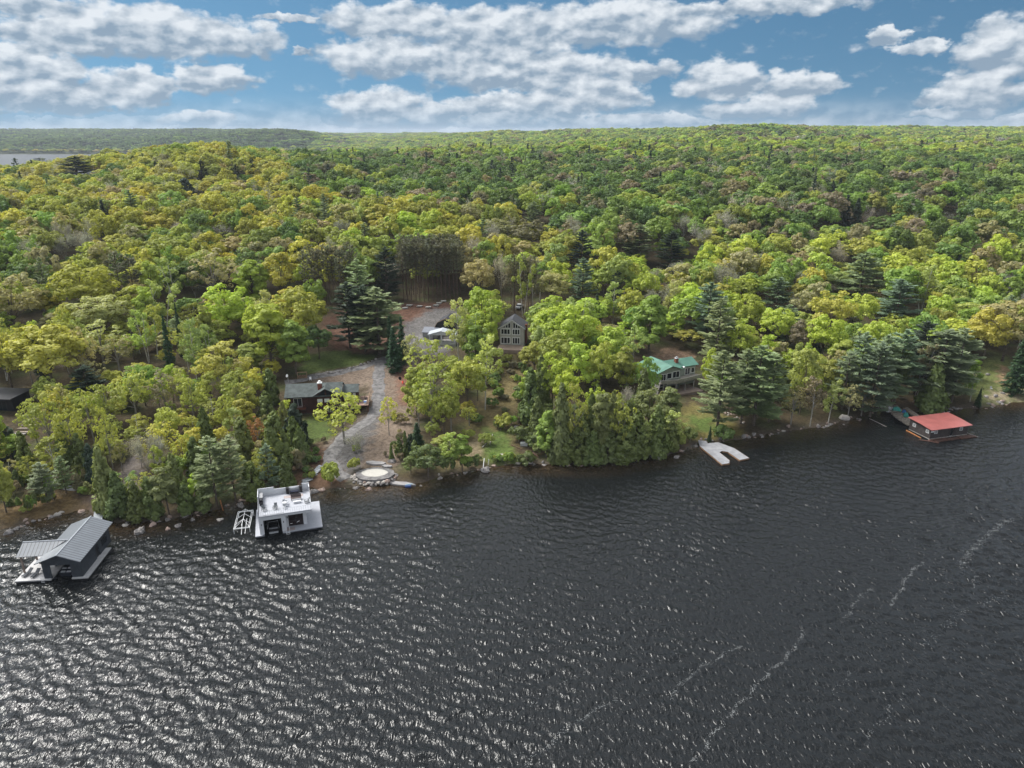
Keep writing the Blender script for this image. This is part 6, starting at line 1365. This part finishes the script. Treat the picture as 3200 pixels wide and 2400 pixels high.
for kind, x, y, h_, r_, cn, lab in TREES:
    pr_ = PROTO[kind]; q = pr_[int(TR.integers(len(pr_)))]; nm, cat = KIND[kind]
    z = hz(x, y); root = bpy.data.objects.new(nm, None); COL.objects.link(root); root.empty_display_size = .3; root['category'] = cat
    root.location = (x, y, z - .1); root.rotation_euler = (0, 0, TR.uniform(0, 6.28)); sxy = r_ / q['R']; root.scale = (sxy, sxy, h_ / q['H'])
    if kind in ('snag', 'bare', 'birch'): s_k = max(.6, min(sxy, 1.6)); root.scale = (s_k, s_k, h_ / q['H'])
    base_c = np.array(C_[cn]) * TR.uniform(.86, 1.16) * np.array([TR.uniform(.93, 1.07), 1, TR.uniform(.9, 1.15)])
    tk = bpy.data.objects.new('trunk', q['trunk']); COL.objects.link(tk); tk.parent = root
    if q['crown'] is not None:
        cr_ = bpy.data.objects.new('crown', q['crown']); COL.objects.link(cr_); cr_.parent = root; cr_.color = (*[float(v) for v in base_c], 1)
    if kind == 'redpine': root['group'] = 'red pines in the dark stand'
    px, py = proj(x, y, z + h_ * .6)
    if lab: root['label'] = lab
    else:
        L = min(LAND, key=lambda l: (l[1] - px) ** 2 + 1.4 * (l[2] - py) ** 2); dx, dy = px - L[1], py - L[2]
        side = ('right-hand' if dx > 0 else 'left-hand') if abs(dx) > abs(dy) else ('lakeward' if dy > 0 else 'uphill')
        size = 'tall' if h_ > 15 else ('small' if h_ < 7 else '')
        bucket.setdefault((cn, size, cat if kind != 'redpine' else 'red pine', L[0], side), []).append((math.hypot(dx, dy), root))
for (cn, size, cat, L, side), lst in bucket.items():
    lst.sort(key=lambda e: e[0])
    for i, (_, root) in enumerate(lst):
        w0 = ' '.join(v for v in (size, CN[cn], cat) if v)
        sd_ = {'right-hand': 'right of', 'left-hand': 'left of', 'lakeward': 'lakeward of', 'uphill': 'uphill of'}[side]
        if len(lst) == 1: root['label'] = f'{w0} {sd_} the {L}'
        elif i < len(ORD): root['label'] = f'{w0} {sd_} the {L}, {ORD[i]} such'
        else: root['label'] = f'{w0} deeper in the woods {sd_} the {L}'
        if 'group' not in root: root['group'] = f'{CN[cn]} {cat}s {sd_} the {L}'

sb = {}
for m_, o in SHORE:
    px, py = proj(*o.location); L = min(LAND, key=lambda l: (l[1] - px) ** 2 + 1.4 * (l[2] - py) ** 2)
    sb.setdefault(({'grey_granite': 'grey', 'pinkish_granite': 'pinkish', 'pale_granite': 'pale'}[m_.name], L[0], 'right of' if px > L[1] else 'left of'), []).append((abs(px - L[1]), o))
for (c, L, sd_), lst in sb.items():
    for i, (_, o) in enumerate(sorted(lst, key=lambda e: e[0])): o['label'] = f'small {c} waterline rock {sd_} the {L}, {NTH[min(i, 29)]} out'; o['group'] = f'small {c} waterline rocks {sd_} the {L}'

# ------------------------------------------------------------------ the rest of the forest: one object
far_idx = np.array([i for i in range(N_) if i not in solo])
lib = bpy.data.collections.new('forest_forms'); slots = {}


def reg(group, meshes):
    slots[group] = []
    for me in meshes: o = bpy.data.objects.new(f'form_{len(lib.objects):03d}', me); lib.objects.link(o); slots[group].append((len(lib.objects) - 1,))


def farcopy(q, m):
    me = q['crown'].copy(); me.materials.clear(); me.materials.append(m); return me


LOD = {'mid_broad': [broad('mid', 13, 4.2, 60 - 4 * i, 42, .27, mt=leafF, trunk=False, lo=-.35, cr=(.18, .33)) for i in range(6)],
       'far_broad': [broad('far', 13, 4.2, 30, 20, .44, mt=leafF, trunk=False, lo=-.15, cr=(.22, .38)) for _ in range(4)],
       'conif': [pine('midc', 15, 3.0, z0f=.15, lev=12, per=6, nt_=16, ls=.5, shape='white', mt=needleF) for _ in range(2)] + [pine('mids', 15, 2.8, z0f=.05, lev=14, per=7, nt_=12, ls=.5, shape='spruce', mt=needleF) for _ in range(2)]}
for k, v in LOD.items(): reg(k, [q['crown'] for q in v])
bq = bare('midbare', 11, 3, twigs=700, leaf=.12); reg('bare', [farcopy(bq, leafF)])
dimH = {k: v[0]['H'] for k, v in LOD.items()}; dimR = {k: v[0]['R'] for k, v in LOD.items()}; dimH['bare'], dimR['bare'] = bq['H'], bq['R']
nF = len(far_idx); P3 = np.zeros((nF, 3)); SC = np.zeros((nF, 3)); TI = np.zeros((nF, 3)); ID = np.zeros(nF, int); RO = np.zeros((nF, 3))
for n, i in enumerate(far_idx):
    k = nkind[i]; lod = 'mid_broad' if Y[i] < 950 else 'far_broad'
    if k in ('pine', 'spruce', 'cedar'): lod = 'conif'
    elif k == 'bare' and Y[i] < 900: lod = 'bare'
    hscale = hh[i] * (1 if Y[i] < 1200 else 1.0); r_ = rad[i] * (1.10 if lod != 'conif' else min(.6, 3.5 / rad[i] + .15)); hscale *= (1.12 if Y[i] < 900 else .95) if lod == 'conif' else 1; r_ *= 1.5 if lod == 'conif' and Y[i] > 900 else 1
    ID[n] = slots[lod][int(TR.integers(len(slots[lod])))][0]; P3[n] = (X[i], Y[i], zg[i] - .2); SC[n] = (r_ / dimR[lod],) * 2 + (hscale / dimH[lod],)
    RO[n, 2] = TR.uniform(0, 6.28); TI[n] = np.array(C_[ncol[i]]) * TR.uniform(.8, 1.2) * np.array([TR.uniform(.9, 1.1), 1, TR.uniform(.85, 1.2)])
me = bpy.data.meshes.new('distant_forest'); me.vertices.add(nF); me.vertices.foreach_set('co', P3.astype(np.float32).ravel())
for nm, dat, ty in (('scl', SC, 'FLOAT_VECTOR'), ('rot', RO, 'FLOAT_VECTOR'), ('tint', TI, 'FLOAT_VECTOR')):
    at = me.attributes.new(nm, ty, 'POINT'); at.data.foreach_set('vector', dat.astype(np.float32).ravel())
at = me.attributes.new('form', 'INT', 'POINT'); at.data.foreach_set('value', ID.astype(np.int32))
fo = bpy.data.objects.new('distant_forest', me); COL.objects.link(fo); fo['kind'] = 'stuff'; fo['label'] = 'dense spring forest rolling over the hills to the horizon'
ng = bpy.data.node_groups.new('forest_spread', 'GeometryNodeTree'); ng.interface.new_socket('Geometry', in_out='INPUT', socket_type='NodeSocketGeometry'); ng.interface.new_socket('Geometry', in_out='OUTPUT', socket_type='NodeSocketGeometry')
gi, go = ng.nodes.new('NodeGroupInput'), ng.nodes.new('NodeGroupOutput'); ip = ng.nodes.new('GeometryNodeInstanceOnPoints'); ci = ng.nodes.new('GeometryNodeCollectionInfo')
ci.inputs['Collection'].default_value = lib; ci.inputs['Separate Children'].default_value = True; ci.inputs['Reset Children'].default_value = True
def na(nm, ty):
    n = ng.nodes.new('GeometryNodeInputNamedAttribute'); n.data_type = ty; n.inputs['Name'].default_value = nm; return [o for o in n.outputs if o.enabled][0]
ng.links.new(gi.outputs[0], ip.inputs['Points']); ng.links.new(ci.outputs[0], ip.inputs['Instance']); ip.inputs['Pick Instance'].default_value = True
ng.links.new(na('form', 'INT'), ip.inputs['Instance Index']); ng.links.new(na('scl', 'FLOAT_VECTOR'), ip.inputs['Scale'])
er = ng.nodes.new('FunctionNodeEulerToRotation'); ng.links.new(na('rot', 'FLOAT_VECTOR'), er.inputs[0]); ng.links.new(er.outputs[0], ip.inputs['Rotation']); ng.links.new(ip.outputs[0], go.inputs[0])
md = fo.modifiers.new('spread', 'NODES'); md.node_group = ng
print('TREES', len(TREES), cnt, 'far', nF)

# ------------------------------------------------------------------ haze
hm = bpy.data.materials.new('haze'); hm.use_nodes = True; hn = hm.node_tree; hn.nodes.clear()
pv = hn.nodes.new('ShaderNodeVolumePrincipled'); pv.inputs['Density'].default_value = 7e-5; pv.inputs['Color'].default_value = (.80, .88, 1.0, 1); pv.inputs['Anisotropy'].default_value = .0
ho = hn.nodes.new('ShaderNodeOutputMaterial'); hn.links.new(pv.outputs[0], ho.inputs['Volume'])
f = MB(); f.box(-15000, 15000, -800, 14600, -12, 125); o = part('haze', f, hm); o['kind'] = 'stuff'; o['label'] = 'thin blue haze over the far hills'
